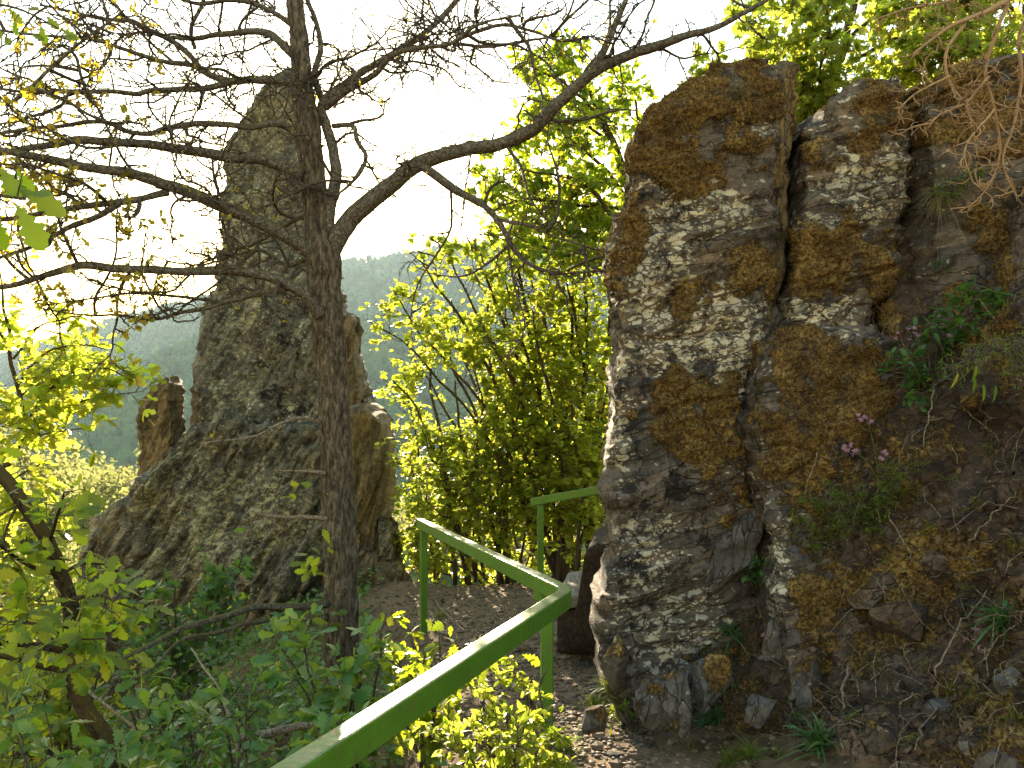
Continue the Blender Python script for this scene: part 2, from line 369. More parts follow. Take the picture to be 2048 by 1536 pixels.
# ------------------------------------------------------------------ valley and hills beyond
_e2 = ([-1400, -400, 0, 164, 424, 560, 690, 810, 930, 1200, 1600, 2400, 3600], [800, 775, 722, 668, 592, 556, 527, 512, 500, 480, 460, 440, 420])
_e1 = ([-1400, -400, 0, 154, 222, 400, 600, 800, 1000, 1300, 2400, 3600], [960, 905, 838, 768, 745, 688, 655, 640, 640, 650, 690, 700])
YS = np.array([17, 30, 60, 100, 160, 260, 420, 560, 980, 1200, 1900, 2300])
def hill_z(a, y):
    """a = sideways slope x / y from the viewpoint, y = distance"""
    px = 1024 + a * FPX
    t1 = CZ + (768 - np.interp(px, *_e1)) / FPX * 980; t2 = CZ + (768 - np.interp(px, *_e2)) / FPX * 1900
    side = np.clip(-a, -1.2, 1.2) * 6
    K = [-6 + 0 * a, -11 + 0 * a, -15.5 - side * .2, -20 - side * .5, -31 + 0 * a, -55 + 0 * a, -88 + 0 * a, -82 + 0 * a,
         t1, np.minimum(t1 - 25, t2 - 120), t2, t2 - 60]
    K = np.stack(K, 0); i = np.clip(np.searchsorted(YS, y, side='right') - 1, 0, len(YS) - 2)
    f = (y - YS[i]) / (YS[i + 1] - YS[i]); f = np.clip(f, 0, 1)
    ii = np.arange(len(a)); f = np.where(i >= 7, f * f * (3 - 2 * f) * 0.5 + f * 0.5, f)
    z = K[i, ii] * (1 - f) + K[i + 1, ii] * f
    x = a * y
    p = np.stack([x / 160, y / 160, 0 * x], 1)
    return z + np.clip((y - 200) / 700, 0, 1) * 14 * fbm(p, 3)
aa = np.linspace(-1.5, 1.5, 150); yy = np.concatenate([np.linspace(17, 100, 14)[:-1], np.geomspace(100, 2300, 70)])
A, Yh = np.meshgrid(aa, yy); Zh = hill_z(A.ravel(), Yh.ravel())
V = np.stack([(A * Yh).ravel(), Yh.ravel(), Zh], 1)
M['forest_floor'] = mat_simple('forest_floor', (0.020, 0.030, 0.010), (0.050, 0.070, 0.022), 0.05, 1.0, 0.2, 0.0)
tag(obj('hills', V, grid_faces(len(yy), len(aa)), M['forest_floor']), kind='structure')

def ico(sub):
    t = (1 + 5 ** .5) / 2
    V = np.array([[-1,t,0],[1,t,0],[-1,-t,0],[1,-t,0],[0,-1,t],[0,1,t],[0,-1,-t],[0,1,-t],[t,0,-1],[t,0,1],[-t,0,-1],[-t,0,1]], float)
    F = np.array([[0,11,5],[0,5,1],[0,1,7],[0,7,10],[0,10,11],[1,5,9],[5,11,4],[11,10,2],[10,7,6],[7,1,8],[3,9,4],[3,4,2],[3,2,6],[3,6,8],[3,8,9],[4,9,5],[2,4,11],[6,2,10],[8,6,7],[9,8,1]])
    V /= np.linalg.norm(V[0])
    for _ in range(sub):
        cache = {}; V = list(map(np.array, V)); nf = []
        def mid(a, b):
            key = (min(a, b), max(a, b))
            if key not in cache:
                m = (V[a] + V[b]) / 2; V.append(m / np.linalg.norm(m)); cache[key] = len(V) - 1
            return cache[key]
        for a, b, c in F:
            ab, bc, ca = mid(a, b), mid(b, c), mid(c, a); nf += [[a, ab, ca], [b, bc, ab], [c, ca, bc], [ab, bc, ca]]
        V = np.array(V); F = np.array(nf)
    return V, F

def scatter_blobs(C, R, proto, squash=1.0, amp=0.35, seed=1):
    """lumpy blob per centre, all in one mesh"""
    V0, F0 = proto; n = len(C); r = np.random.default_rng(seed)
    off = r.uniform(-50, 50, (n, 3))
    D = np.repeat(V0[None], n, 0)
    nn = noise((D * 1.7 + off[:, None]).reshape(-1, 3)).reshape(n, -1)
    S = (1 + amp * 1.6 * nn)[..., None] * D * R[:, None, None]; S[..., 2] *= squash
    V = (C[:, None] + S).reshape(-1, 3)
    F = (F0[None] + (np.arange(n) * len(V0))[:, None, None]).reshape(-1, 3)
    return V, F

# far wood: one mass of crowns covering the hillsides
r_ = np.random.default_rng(11)
M['far_crown'] = mat_leaf('far_crown', [G(.026,.062,.024), G(.045,.092,.030), G(.075,.125,.034)], 0.0, None, 0.0, 1.0)
n = 15000
a = r_.uniform(-0.95, 0.32, n); y = np.exp(r_.uniform(np.log(330), np.log(1960), n))
keep = r_.uniform(0, 1, n) < np.clip((y / 1500) ** 0.5 + .25, 0, 1); a, y = a[keep], y[keep]
z = hill_z(a, y); R = r_.uniform(5.0, 8.5, len(a)) * np.interp(y, [330, 1960], [0.75, 1.15])
C = np.stack([a * y, y, z + R * 0.55], 1)
ok = ~((y > 1010) & (y < 1330)); C, R = C[ok], R[ok]
V1, F1 = ico(1)
V, F = scatter_blobs(C, R, (V1, F1), 1.15, 0.38, 5)
tag(obj('hillside_forest', V, F, M['far_crown'], smooth=False), 'hazy green forest covering the far hillsides', 'forest', kind='stuff')

# tips of the tallest conifers along the skyline belong to the same far mass
mb = MB(); r_ = np.random.default_rng(12)
for q in range(420):
    a = r_.uniform(-0.7, 0.1); yv = r_.uniform(1780, 1900)
    zb = hill_z(np.array([a]), np.array([yv]))[0]; h = r_.uniform(12, 22); rad = r_.uniform(2.2, 3.6)
    c = np.array([a * yv, yv, zb]); an = np.arange(6) * np.pi / 3
    Vc = np.vstack([c + np.stack([rad * np.cos(an), rad * np.sin(an), 0 * an + 2], 1), c + [0, 0, h]])
    mb.add(Vc, np.array([[j, (j + 1) % 6, 6] for j in range(6)]))
tag(mb.build('ridge_conifers', M['far_crown'], smooth=False), 'dark spiky conifer tops along the far ridge line', 'forest', kind='stuff')

# ------------------------------------------------------------------ rocks
def poly_at(poly, y):
    p = np.asarray(poly, float); return np.interp(y, p[:, 0], p[:, 1])
def rock_loft(left, right, top, bottom, depth, thick, nu, nv, nb=16, bevel=0.10, inset=0.12, round_top=True):
    """closed rock: front face between two side outlines (py, px) and a top and a bottom outline (px, py),
       depth(px, py) metres ahead, thick metres deep. returns V, F, front mask"""
    yl0, yl1 = left[0][0], left[-1][0]; yr0, yr1 = right[0][0], right[-1][0]
    v = np.linspace(0, 1, nv); u = 0.5 - 0.5 * np.cos(np.linspace(0, 1, nu) * np.pi); u = 0.6 * np.linspace(0, 1, nu) + 0.4 * u
    Lx = poly_at(left, yl0 + (yl1 - yl0) * v); Rx = poly_at(right, yr0 + (yr1 - yr0) * v)
    U, Vv = np.meshgrid(u, v)
    px = Lx[:, None] * (1 - U) + Rx[:, None] * U
    tx = np.asarray(top, float); bx = np.asarray(bottom, float)
    # top and bottom outlines are read along the row's own left-right fraction
    tfrac = (tx[:, 0] - tx[0, 0]) / (tx[-1, 0] - tx[0, 0]); bfrac = (bx[:, 0] - bx[0, 0]) / (bx[-1, 0] - bx[0, 0])
    ty = np.interp(u, tfrac, tx[:, 1]); by = np.interp(u, bfrac, bx[:, 1])
    py = ty[None] * (1 - Vv) + by[None] * Vv
    d = depth(px, py)
    e = np.minimum(U, 1 - U); ew = (1 - np.clip(e / 0.07, 0, 1)) ** 2
    et = (1 - np.clip(Vv / 0.05, 0, 1)) ** 2 if round_top else 0
    d = d + bevel * (ew + et)
    Fr = np.stack([(px - 1024) / FPX * d, d, CZ - (py - 768) / FPX * d], -1)     # nv, nu, 3
    cx = 0.5 * (Fr[:, 0, 0] + Fr[:, -1, 0])[:, None]
    ns = max(4, nb // 3)
    rows = []
    th = thick(v) if callable(thick) else np.full(nv, thick)
    def back(Fp, t):
        B = Fp.copy(); B[..., 1] += th.reshape(-1, *([1] * (B.ndim - 2))) * t
        B[..., 0] = B[..., 0] + (cx.reshape(-1, *([1] * (B.ndim - 2))) - B[..., 0]) * inset * t ** 2
        return B
    right_s = np.stack([back(Fr[:, -1], t) for t in np.linspace(0, 1, ns + 1)[1:]], 1)
    nbk = max(8, nu // 5)
    ub = np.linspace(nu - 1, 0, nbk).astype(int)[1:]
    back_s = back(Fr[:, ub], 1.0)
    left_s = np.stack([back(Fr[:, 0], t) for t in np.linspace(1, 0, ns + 1)[1:-1]], 1)
    L = np.concatenate([Fr, right_s, back_s, left_s], 1); m = L.shape[1]
    V = L.reshape(-1, 3)
    i = np.arange(nv - 1)[:, None]; j = np.arange(m)[None]; j2 = (j + 1) % m
    Q = np.stack([(i + 1) * m + j, (i + 1) * m + j2, i * m + j2, i * m + j], -1).reshape(-1, 4)
    # cap: fan grid from the top loop to its centre line, in 4 rings
    rings = [np.arange(m)]; cen = L[0].mean(0); cen[2] = L[0][:, 2].mean()
    extra = []; n0 = len(V)
    for s, f in enumerate((0.7, 0.4, 0.12)):
        R_ = cen + (L[0] - cen) * [f, f, 1.0] ; R_[:, 2] = L[0][:, 2] * (0.35 + 0.65 * f) + cen[2] * (0.65 - 0.65 * f) + 0.02
        extra.append(R_); rings.append(n0 + s * m + np.arange(m))
    V = np.vstack([V] + extra + [cen[None]]); kc = len(V) - 1
    T = []
    for a_, b_ in zip(rings[:-1], rings[1:]):
        T.append(np.stack([a_, np.roll(a_, -1), np.roll(b_, -1), b_], 1))
    Q = np.vstack([Q] + T)
    tri = np.stack([rings[-1], np.roll(rings[-1], -1), np.full(m, kc)], 1)
    return V, [tri, Q]

def rock_relief(V, F, strata=14.0, amp=0.05, fine=0.012, step=0.03, freq=5.0, crack=0.03, seed=0.0, big=0.7, groove=0.0):
    """weathered surface: broad swell, stepped bedding, cracks and fine grain"""
    N = normals(V, F); s = math.radians(strata)
    q = V + seed
    # coordinates along and across the bedding (bedding lines climb to the right by `strata` degrees)
    al = q[:, 0] * math.cos(s) + q[:, 2] * math.sin(s); ac = -q[:, 0] * math.sin(s) + q[:, 2] * math.cos(s)
    B = np.stack([al * 0.9, q[:, 1] * 1.2, ac * 4.5], 1)
    h = amp * fbm(q * big, 3) 
    b = ac * freq + 0.9 * fbm(np.stack([al * 0.7, q[:, 1], ac * 1.2], 1), 3)
    saw = b - np.floor(b); saw = np.where(saw < 0.86, saw / 0.86, (1 - saw) / 0.14)
    gate = sstep(-0.25, 0.25, fbm(q * 1.3 + 9, 2))
    h = h + step * (saw - 0.5) * gate + fine * 1.6 * fbm(B * 1.4, 4) + fine * fbm(q * 11, 3)
    cr = np.abs(fbm(np.stack([al * 0.55, q[:, 1] * .8, ac * 2.6], 1) + 31, 3)); h = h - crack * (1 - sstep(0.0, 0.055, cr)) * sstep(-0.1, 0.3, noise(q * 0.9 + 4))
    cr2 = np.abs(fbm(np.stack([al * 1.6, q[:, 1], ac * 0.45], 1) + 57, 3)); h = h - 0.6 * crack * (1 - sstep(0.0, 0.035, cr2)) * sstep(0.0, 0.3, noise(q * 1.1 + 14))
    if groove:
        g1 = fbm(np.stack([al * 0.35, q[:, 1] * 0.6, ac * 1.9], 1) + 71, 4, 2.2, 0.55); h = h + groove * (np.abs(g1) * 2.0 - 0.55) * sstep(-0.5, 0.3, noise(q * 0.5 + 40) + 0.2)
        g2 = noise(np.stack([al * 0.9, q[:, 1], ac * 3.4], 1) + 83); h = h + groove * 0.35 * np.floor(g2 * 4) / 4
    return V + N * h[:, None], N
def blobs(V, spots, soft=0.35):
    """mask from ellipses given in photo positions (px, py, rx, ry, strength)"""
    px, py = PIX(V); m = np.zeros(len(V))
    wob = 0.75 * fbm(V * 2.6, 5, 2.1, 0.6)
    for (x, y, rx, ry, s) in spots:
        dd = np.sqrt(((px - x) / rx) ** 2 + ((py - y) / ry) ** 2) + wob
        m = np.maximum(m, s * (1 - sstep(1 - soft, 1 + soft, dd)))
    return m
def moss_strands(name, V, F, N, mask, count, parent, length=0.016, seed=2, mat='moss', thr=0.55):
    """short moss strands standing on the mossy faces, too many to count"""
    r = np.random.default_rng(seed); f = F[1] if len(F) > 1 else F[0]
    w_ = np.maximum(mask[f].mean(1) - thr + 0.25 * noise(V[f[:, 0]] * 9), 0); w_[w_ < 0.05] = 0
    ar = np.linalg.norm(np.cross(V[f[:, 1]] - V[f[:, 0]], V[f[:, 2]] - V[f[:, 0]]), axis=1); fr = (V[f[:, 0]][:, 1] < 9e9)
    pr = np.minimum(w_, 0.25) * ar; 
    if pr.sum() <= 0: return None
    idx = r.choice(len(f), count, p=pr / pr.sum()); g = f[idx]
    a, b = r.uniform(0, 1, (2, count, 1))
    p = V[g[:, 0]] * (1 - a) * (1 - b) + V[g[:, 1]] * a * (1 - b) + V[g[:, 2]] * a * b + V[g[:, 3]] * (1 - a) * b
    nn = N[g[:, 0]] + r.normal(0, 0.55, (count, 3)) + [0, 0, 0.25]; nn /= np.linalg.norm(nn, axis=1)[:, None]
    sd = np.cross(nn, r.normal(size=(count, 3))); sd /= np.linalg.norm(sd, axis=1)[:, None]
    l = length * r.uniform(0.5, 1.5, (count, 1)); wd = 0.0028 * r.uniform(0.7, 1.6, (count, 1))
    VV = np.stack([p - nn * 0.003 - sd * wd, p - nn * 0.003 + sd * wd, p + nn * l], 1).reshape(-1, 3)
    o = obj(name, VV, np.arange(3 * count).reshape(-1, 3), M[mat], parent, smooth=False)
    o['kind'] = 'stuff'; return o

def rock_part(name, parent, mat, left, right, top, bottom, depth, thick, nu, nv, moss=(), lich=(), black=(), base_l=0.5, base_b=0.2,
              relief=None, moss_h=0.03, bevel=0.1, inset=0.12, strands=0, label=None):
    V, F = rock_loft(left, right, top, bottom, depth, thick, nu, nv, bevel=bevel, inset=inset)
    V, N = rock_relief(V, F, **(relief or {}))
    mk = blobs(V, moss) if moss else np.zeros(len(V))
    mk2 = np.clip(mk * 0.85 + 0.55 * fbm(V * 4.5, 5, 2.1, .6) * (mk > 0.02), 0, 1)
    V = V + N * (moss_h * sstep(0.35, 0.75, mk2) * (0.7 + 0.6 * fbm(V * 9, 3)))[:, None]
    lk = np.full(len(V), base_l) if not lich else np.maximum(base_l, blobs(V, lich))
    bk = np.full(len(V), base_b) if not black else np.maximum(base_b, blobs(V, black))
    N = normals(V, F)
    o = obj(name, V, F, M[mat], parent, attrs={'moss': mk2, 'lichen': lk, 'black': bk})
    if label: o['label'] = label
    if strands: moss_strands('moss', V, F, N, mk2, strands, o)
    return o

# --- the tall pinnacle on the left
PN = empty('rock_pinnacle', P(470, 1250, 11.8), 'tall tapering slate pinnacle with a thin finger beside it, left behind the oak', 'rock')
dsp = lambda px, py: 11.9 + 0.0011 * (px - 560) * (-1) * 0.6 - 0.0007 * (py - 700) + 0.00000 * py
rl = dict(strata=58, amp=0.22, fine=0.035, step=0.10, freq=2.4, crack=0.12, big=0.55, groove=0.07)
rock_part('spire', PN, 'spire',
    [(130, 560), (165, 522), (205, 492), (250, 478), (300, 452), (350, 450), (430, 442), (520, 428), (600, 420), (660, 412), (720, 398), (790, 388), (880, 380), (980, 372), (1300, 372)],
    [(130, 600), (180, 618), (300, 628), (420, 636), (500, 650), (560, 668), (640, 692), (760, 708), (850, 718), (1000, 722), (1300, 730)],
    [(560, 140), (580, 128), (600, 138)], [(372, 1300), (730, 1300)],
    lambda px, py: 12.1 - 0.0006 * (py - 700) + 0.0012 * np.abs(px - 520), lambda v: 0.7 + 1.3 * v, 110, 300,
    lich=[(450, 330, 70, 200, 0.9), (640, 820, 90, 60, 0.8), (480, 560, 90, 120, 0.7), (470, 800, 70, 120, 0.8)], base_l=0.42, base_b=0.35,
    black=[(560, 690, 40, 110, 0.9), (600, 830, 50, 40, 0.9)], relief=dict(rl, seed=3.0, step=0.05, amp=0.16, strata=70))
rock_part('finger', PN, 'tan_rock',
    [(757, 322), (775, 296), (800, 280), (830, 272), (860, 274), (900, 276), (950, 276), (1050, 280)],
    [(757, 340), (775, 343), (800, 344), (830, 346), (850, 347), (880, 344), (920, 340), (1050, 345)],
    [(322, 762), (333, 757), (340, 760)], [(280, 1050), (345, 1050)],
    lambda px, py: 11.4 + 0.0005 * np.abs(px - 310), 0.45, 40, 90, relief=dict(rl, seed=8.0, groove=.05, amp=0.08, step=0.05, strata=62, crack=0.05), base_l=0.4,
    lich=[(290, 830, 30, 90, 0.8)], bevel=0.14, label='thin upright finger of tan rock')
rock_part('base_mass', PN, 'spire',
    [(845, 372), (865, 352), (900, 325), (950, 285), (1000, 258), (1060, 240), (1120, 225), (1200, 210), (1420, 190)],
    [(845, 640), (900, 700), (1000, 705), (1100, 715), (1200, 722), (1420, 730)],
    [(372, 862), (420, 838), (480, 835), (560, 850), (640, 845)], [(190, 1420), (730, 1420)],
    lambda px, py: 11.35 - 0.0012 * (py - 850) + 0.0004 * np.abs(px - 450), 1.9, 150, 170,
    lich=[(330, 1010, 90, 150, 0.9), (450, 1060, 160, 140, 0.95), (300, 1150, 70, 80, 0.8)], base_l=0.45, base_b=0.4,
    relief=dict(rl, seed=1.0, step=0.14, freq=2.9, crack=0.14, amp=0.18, strata=60, groove=0.34))
rock_part('low_shoulder', PN, 'spire',
    [(1000, 255), (1020, 215), (1050, 190), (1090, 172), (1130, 165), (1300, 150)],
    [(1000, 285), (1050, 290), (1130, 280), (1300, 280)],
    [(255, 1003), (270, 1000), (285, 1008)], [(150, 1300), (280, 1300)],
    lambda px, py: 11.3 + 0.001 * (250 - px), 1.2, 50, 70, relief=dict(rl, seed=5.0, groove=.10, amp=0.08), base_l=0.5)
rock_part('side_fin', PN, 'tan_rock',
    [(625, 688), (660, 686), (760, 690), (850, 695), (1000, 700)],
    [(625, 708), (660, 712), (700, 710), (760, 716), (820, 718), (1000, 722)],
    [(688, 632), (700, 624), (708, 634)], [(700, 1000), (722, 1000)],
    lambda px, py: 12.2 + 0 * px, 0.5, 24, 70, relief=dict(rl, seed=4.0, groove=.03, amp=0.05, step=0.03, crack=0.03), base_l=0.3)
rock_part('side_slab', PN, 'tan_rock',
    [(815, 690), (850, 700), (950, 705), (1100, 708), (1220, 715)],
    [(815, 752), (835, 763), (870, 764), (930, 762), (1000, 762), (1080, 760), (1130, 755), (1220, 762)],
    [(690, 818), (720, 812), (752, 830)], [(715, 1220), (762, 1220)],
    lambda px, py: 11.0 + 0.004 * (px - 700), 1.3, 50, 110, relief=dict(rl, seed=6.0, groove=.05, amp=0.06, step=0.03, strata=74, crack=0.06, fine=0.02), base_l=0.25,
    label='broad tan slab with a flat pale face')
rock_part('foot_boulder', PN, 'tan_rock',
    [(1140, 690), (1165, 685), (1210, 680), (1260, 675)], [(1140, 790), (1165, 800), (1200, 812), (1260, 815)],
    [(690, 1148), (740, 1135), (790, 1150)], [(675, 1260), (815, 1260)],
    lambda px, py: 10.3 - 0.0012 * (py - 1140), 0.9, 50, 40, relief=dict(rl, seed=7.0, groove=.06, amp=0.10, step=0.03, crack=0.04), base_l=0.2, base_b=0.5)
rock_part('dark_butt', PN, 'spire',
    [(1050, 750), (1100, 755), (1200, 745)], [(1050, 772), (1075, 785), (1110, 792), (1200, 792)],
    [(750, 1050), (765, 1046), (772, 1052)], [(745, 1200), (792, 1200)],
    lambda px, py: 10.9 + 0 * px, 0.7, 26, 50, relief=dict(rl, seed=9.0, groove=.06, amp=0.06, step=0.03, crack=0.04), base_b=0.9, base_l=0.2)

# --- the lichened slabs on the right
rs = dict(strata=15, amp=0.038, fine=0.016, step=0.030, freq=6.5, crack=0.05, big=1.1, groove=0.03)
S1 = empty('standing_rock', P(1380, 1400, 4.9), 'big upright slab of lichen-spotted slate with a mossy top, beside the path', 'rock')
d1 = lambda px, py: 4.55 + 0.00075 * (px - 1220) + 0.00028 * (1300 - py)
rock_part('slab_face', S1, 'slab',
    [(243, 1292), (262, 1268), (300, 1258), (345, 1262), (385, 1272), (430, 1238), (490, 1220), (560, 1216), (620, 1226), (700, 1230), (760, 1224), (830, 1226), (900, 1220), (980, 1216), (1050, 1222), (1150, 1222), (1210, 1210), (1270, 1196), (1330, 1205), (1460, 1235)],
    [(120, 1542), (200, 1575), (260, 1570), (350, 1556), (460, 1555), (560, 1553), (640, 1545), (700, 1535), (760, 1510), (850, 1500), (920, 1490), (1000, 1498), (1100, 1520), (1200, 1535), (1460, 1560)],
    [(1292, 243), (1330, 200), (1390, 168), (1450, 140), (1500, 122), (1540, 113)], [(1235, 1460), (1560, 1460)],
    d1, lambda v: 0.55 + 0.25 * v, 190, 560,
    moss=[(1420, 215, 190, 70, 1), (1330, 290, 110, 50, 1), (1460, 275, 110, 60, 1), (1500, 190, 70, 60, .9), (1390, 340, 70, 45, .85), (1500, 540, 70, 55, .8), (1390, 590, 80, 40, .65), (1380, 830, 110, 75, .9), (1460, 900, 60, 90, .8), (1470, 1030, 60, 60, .7),
          (1255, 430, 30, 60, .8), (1236, 520, 22, 70, .7), (1450, 1330, 60, 40, .6), (1420, 770, 60, 40, .8)],
    lich=[(1400, 430, 140, 60, 1.0), (1320, 520, 80, 90, .9), (1390, 690, 170, 70, 1.15), (1300, 620, 80, 60, .95), (1450, 620, 80, 60, 1.0), (1480, 760, 60, 50, 1.0), (1240, 900, 30, 120, .8), (1330, 1260, 110, 70, .85), (1290, 1120, 60, 90, .65), (1520, 260, 40, 60, .9)],
    black=[(1270, 480, 60, 120, .9), (1300, 780, 80, 50, 1), (1330, 380, 80, 50, .8), (1300, 1010, 90, 160, .8), (1400, 1100, 80, 80, .7), (1380, 590, 90, 40, .8)], base_l=0.22, base_b=0.5,
    relief=dict(rs, seed=0.0), moss_h=0.035, bevel=0.10, strands=42000)
rock_part('slab_edge', S1, 'tan_rock',
    [(122, 1530), (250, 1548), (400, 1546), (520, 1540), (640, 1530)], [(128, 1588), (180, 1592), (262, 1594), (330, 1584), (440, 1576), (520, 1566), (600, 1555), (640, 1540)],
    [(1530, 128), (1560, 122), (1588, 134)], [(1530, 640), (1540, 640)],
    lambda px, py: d1(px, py) + 0.16 + 0.0010 * (px - 1560), 0.45, 40, 190, relief=dict(rs, strata=82, amp=0.05, step=0.03, crack=0.04, groove=.03), base_l=0.15, base_b=0.7, bevel=.04,
    moss=[(1590, 200, 20, 90, .7)],
    label='tan broken edge of the slab')
rock_part('loose_flake', S1, 'grey_rock',
    [(1040, 1480), (1070, 1445), (1110, 1425), (1165, 1408)], [(1025, 1530), (1080, 1528), (1120, 1510), (1165, 1440)],
    [(1480, 1040), (1530, 1025)], [(1408, 1165), (1440, 1168)],
    lambda px, py: 4.72 + 0 * px, 0.14, 24, 30, relief=dict(rs, amp=0.01, step=0.01, crack=0.01, fine=.004), base_l=0.1, base_b=0.1, bevel=0.03)
S2 = empty('standing_rock', P(1680, 1150, 5.1), 'second slab of banded slate with moss, right of the dark crack', 'rock')
rock_part('slab_face', S2, 'slab',
    [(250, 1606), (262, 1622), (330, 1602), (440, 1608), (480, 1598), (560, 1582), (640, 1568), (680, 1566)],
    [(150, 1800), (215, 1816), (330, 1815), (450, 1808), (520, 1795), (590, 1788), (640, 1750), (680, 1745)],
    [(1600, 268), (1630, 262), (1655, 185), (1700, 160), (1735, 152), (1760, 165), (1800, 150)], [(1562, 690), (1660, 672), (1745, 655)],
    lambda px, py: 4.95 + 0.0004 * (px - 1600) + 0.0003 * (680 - py), 0.7, 110, 230,
    moss=[(1750, 220, 90, 60, .95), (1660, 300, 60, 45, .7), (1690, 510, 120, 70, 1), (1760, 560, 60, 60, .9), (1640, 560, 60, 40, .9)],
    lich=[(1740, 350, 90, 70, .9), (1640, 450, 60, 30, .9), (1650, 630, 110, 40, 1.3), (1720, 400, 80, 60, .9)], base_l=0.3, base_b=0.4,
    black=[(1600, 340, 30, 50, .9)], relief=dict(rs, seed=2.0), moss_h=0.03, strands=16000)
rock_part('bulge', S2, 'slab',
    [(690, 1555), (740, 1535), (800, 1515), (850, 1504), (900, 1505), (960, 1515), (1060, 1525), (1150, 1545), (1300, 1565), (1480, 1575)],
    [(655, 1760), (740, 1800), (850, 1810), (1000, 1800), (1200, 1790), (1480, 1790)],
    [(1555, 700), (1640, 672), (1700, 655), (1760, 648)], [(1575, 1480), (1790, 1480)],
    lambda px, py: 4.72 + 0.0002 * (px - 1600) - 0.0009 * (py - 700), 0.9, 130, 260,
    moss=[(1650, 730, 130, 80, 1), (1690, 820, 150, 110, 1), (1600, 850, 80, 60, .9), (1600, 960, 80, 80, .7), (1640, 1300, 60, 130, .95), (1700, 1250, 60, 120, .9), (1740, 1000, 100, 100, .8), (1640, 1090, 60, 60, .5)],
    lich=[(1640, 665, 80, 22, 1.1), (1550, 1080, 35, 80, 1.2), (1560, 1190, 30, 60, 1.1)], base_l=0.35, base_b=0.5,
    relief=dict(rs, seed=12.0, amp=0.10), moss_h=0.04, strands=36000)
S3 = empty('standing_rock', P(1950, 500, 4.9), 'mossy squared block at the far right behind the dry twigs', 'rock')
rock_part('slab_face', S3, 'slab',
    [(160, 1835), (220, 1830), (300, 1845), (420, 1850), (520, 1850), (820, 1830)], [(105, 2200), (820, 2200)],
    [(1835, 165), (1890, 135), (1960, 112), (2050, 105), (2200, 90)], [(1830, 820), (2200, 820)],
    lambda px, py: 4.95 - 0.0009 * (px - 1840) + 0.00035 * (400 - py), 0.9, 110, 200,
    moss=[(1960, 190, 190, 85, 1), (2100, 250, 140, 80, .9), (1980, 490, 80, 50, .9), (1900, 620, 60, 60, .7)], lich=[(1890, 340, 50, 70, .3)], base_l=0.2, base_b=0.2, relief=dict(rs, seed=7.0, amp=0.08), strands=22000)
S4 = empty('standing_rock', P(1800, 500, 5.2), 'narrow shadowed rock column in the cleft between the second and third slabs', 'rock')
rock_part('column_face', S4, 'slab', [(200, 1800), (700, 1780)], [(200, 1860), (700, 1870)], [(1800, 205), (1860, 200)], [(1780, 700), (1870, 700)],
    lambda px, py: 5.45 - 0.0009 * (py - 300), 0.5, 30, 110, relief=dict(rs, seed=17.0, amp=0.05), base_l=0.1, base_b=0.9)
S5 = empty('standing_rock', P(1540, 900, 5.2), 'grey splintered rock wedged in the crack low down between the big slabs', 'rock')
rock_part('wedge', S5, 'grey_rock', [(600, 1540), (900, 1470), (1400, 1490)], [(600, 1600), (900, 1560), (1400, 1600)], [(1540, 600), (1600, 600)], [(1490, 1400), (1600, 1400)],
    lambda px, py: 5.15 - 0.0005 * (py - 600), 0.5, 36, 160, relief=dict(rs, seed=21.0, strata=70, amp=0.08, step=0.05), base_l=0.0, base_b=0.2)

# --- the bank of rock, earth and moss at the right edge
bpx = np.array([1440, 1650, 1850, 2048, 2300, 2600, 3900]); bpy_ = np.array([300, 480, 700, 1100, 1400, 1536, 1760])
BD = np.array([[6.5, 6.3, 5.8, 5.1, 4.2, 3.5, 2.3], [6.2, 5.9, 5.3, 4.55, 3.8, 3.2, 2.1], [5.8, 5.35, 4.55, 3.95, 3.3, 2.8, 1.95], [5.0, 4.5, 3.95, 3.45, 2.85, 2.5, 1.8],
               [4.5, 4.0, 3.5, 3.0, 2.45, 2.2, 1.65], [4.15, 3.62, 3.12, 2.65, 2.2, 2.0, 1.55], [3.55, 3.0, 2.6, 2.25, 1.95, 1.8, 1.45]])
def bank_d(px, py):
    px = np.asarray(px, float); py = np.asarray(py, float)
    i = np.clip(np.searchsorted(bpy_, py) - 1, 0, len(bpy_) - 2); j = np.clip(np.searchsorted(bpx, px) - 1, 0, len(bpx) - 2)
    fy = np.clip((py - bpy_[i]) / (bpy_[i + 1] - bpy_[i]), 0, 1); fx = np.clip((px - bpx[j]) / (bpx[j + 1] - bpx[j]), 0, 1)
    return (BD[i, j] * (1 - fx) + BD[i, j + 1] * fx) * (1 - fy) + (BD[i + 1, j] * (1 - fx) + BD[i + 1, j + 1] * fx) * fy
nr, nc = 330, 250
pxs = np.concatenate([np.linspace(1440, 2400, nc - 40), np.linspace(2400, 3900, 41)[1:]]); pys = np.linspace(300, 1760, nr)
PX, PY = np.meshgrid(pxs, pys); D = bank_d(PX, PY)
V = np.stack([(PX - 1024) / FPX * D, D, CZ - (PY - 768) / FPX * D], -1).reshape(-1, 3)
ext = V[:nc] + [0.4, 2.2, 0.35]; V = np.vstack([ext, V])
F = [np.zeros((0, 3), int), grid_faces(nr + 1, nc)[:, ::-1]]
N = normals(V, F)
if N[:, 1].mean() > 0: F[1] = F[1][:, ::-1]; N = -N
cell = V * [3.0, 3.0, 3.6] + 0.35 * np.stack([noise(V * 3), noise(V * 3 + 5), noise(V * 3 + 9)], 1)
ci = np.floor(cell); h = noise(ci * 7.31 + 0.37)                     # blocky steps
V = V + N * (0.17 * fbm(V * 1.3, 3) + 0.075 * h * sstep(-0.3, 0.2, noise(V * 0.9 + 3)) + 0.045 * fbm(V * 5, 4, 2.1, .6) + 0.012 * fbm(V * 22, 2))[:, None]
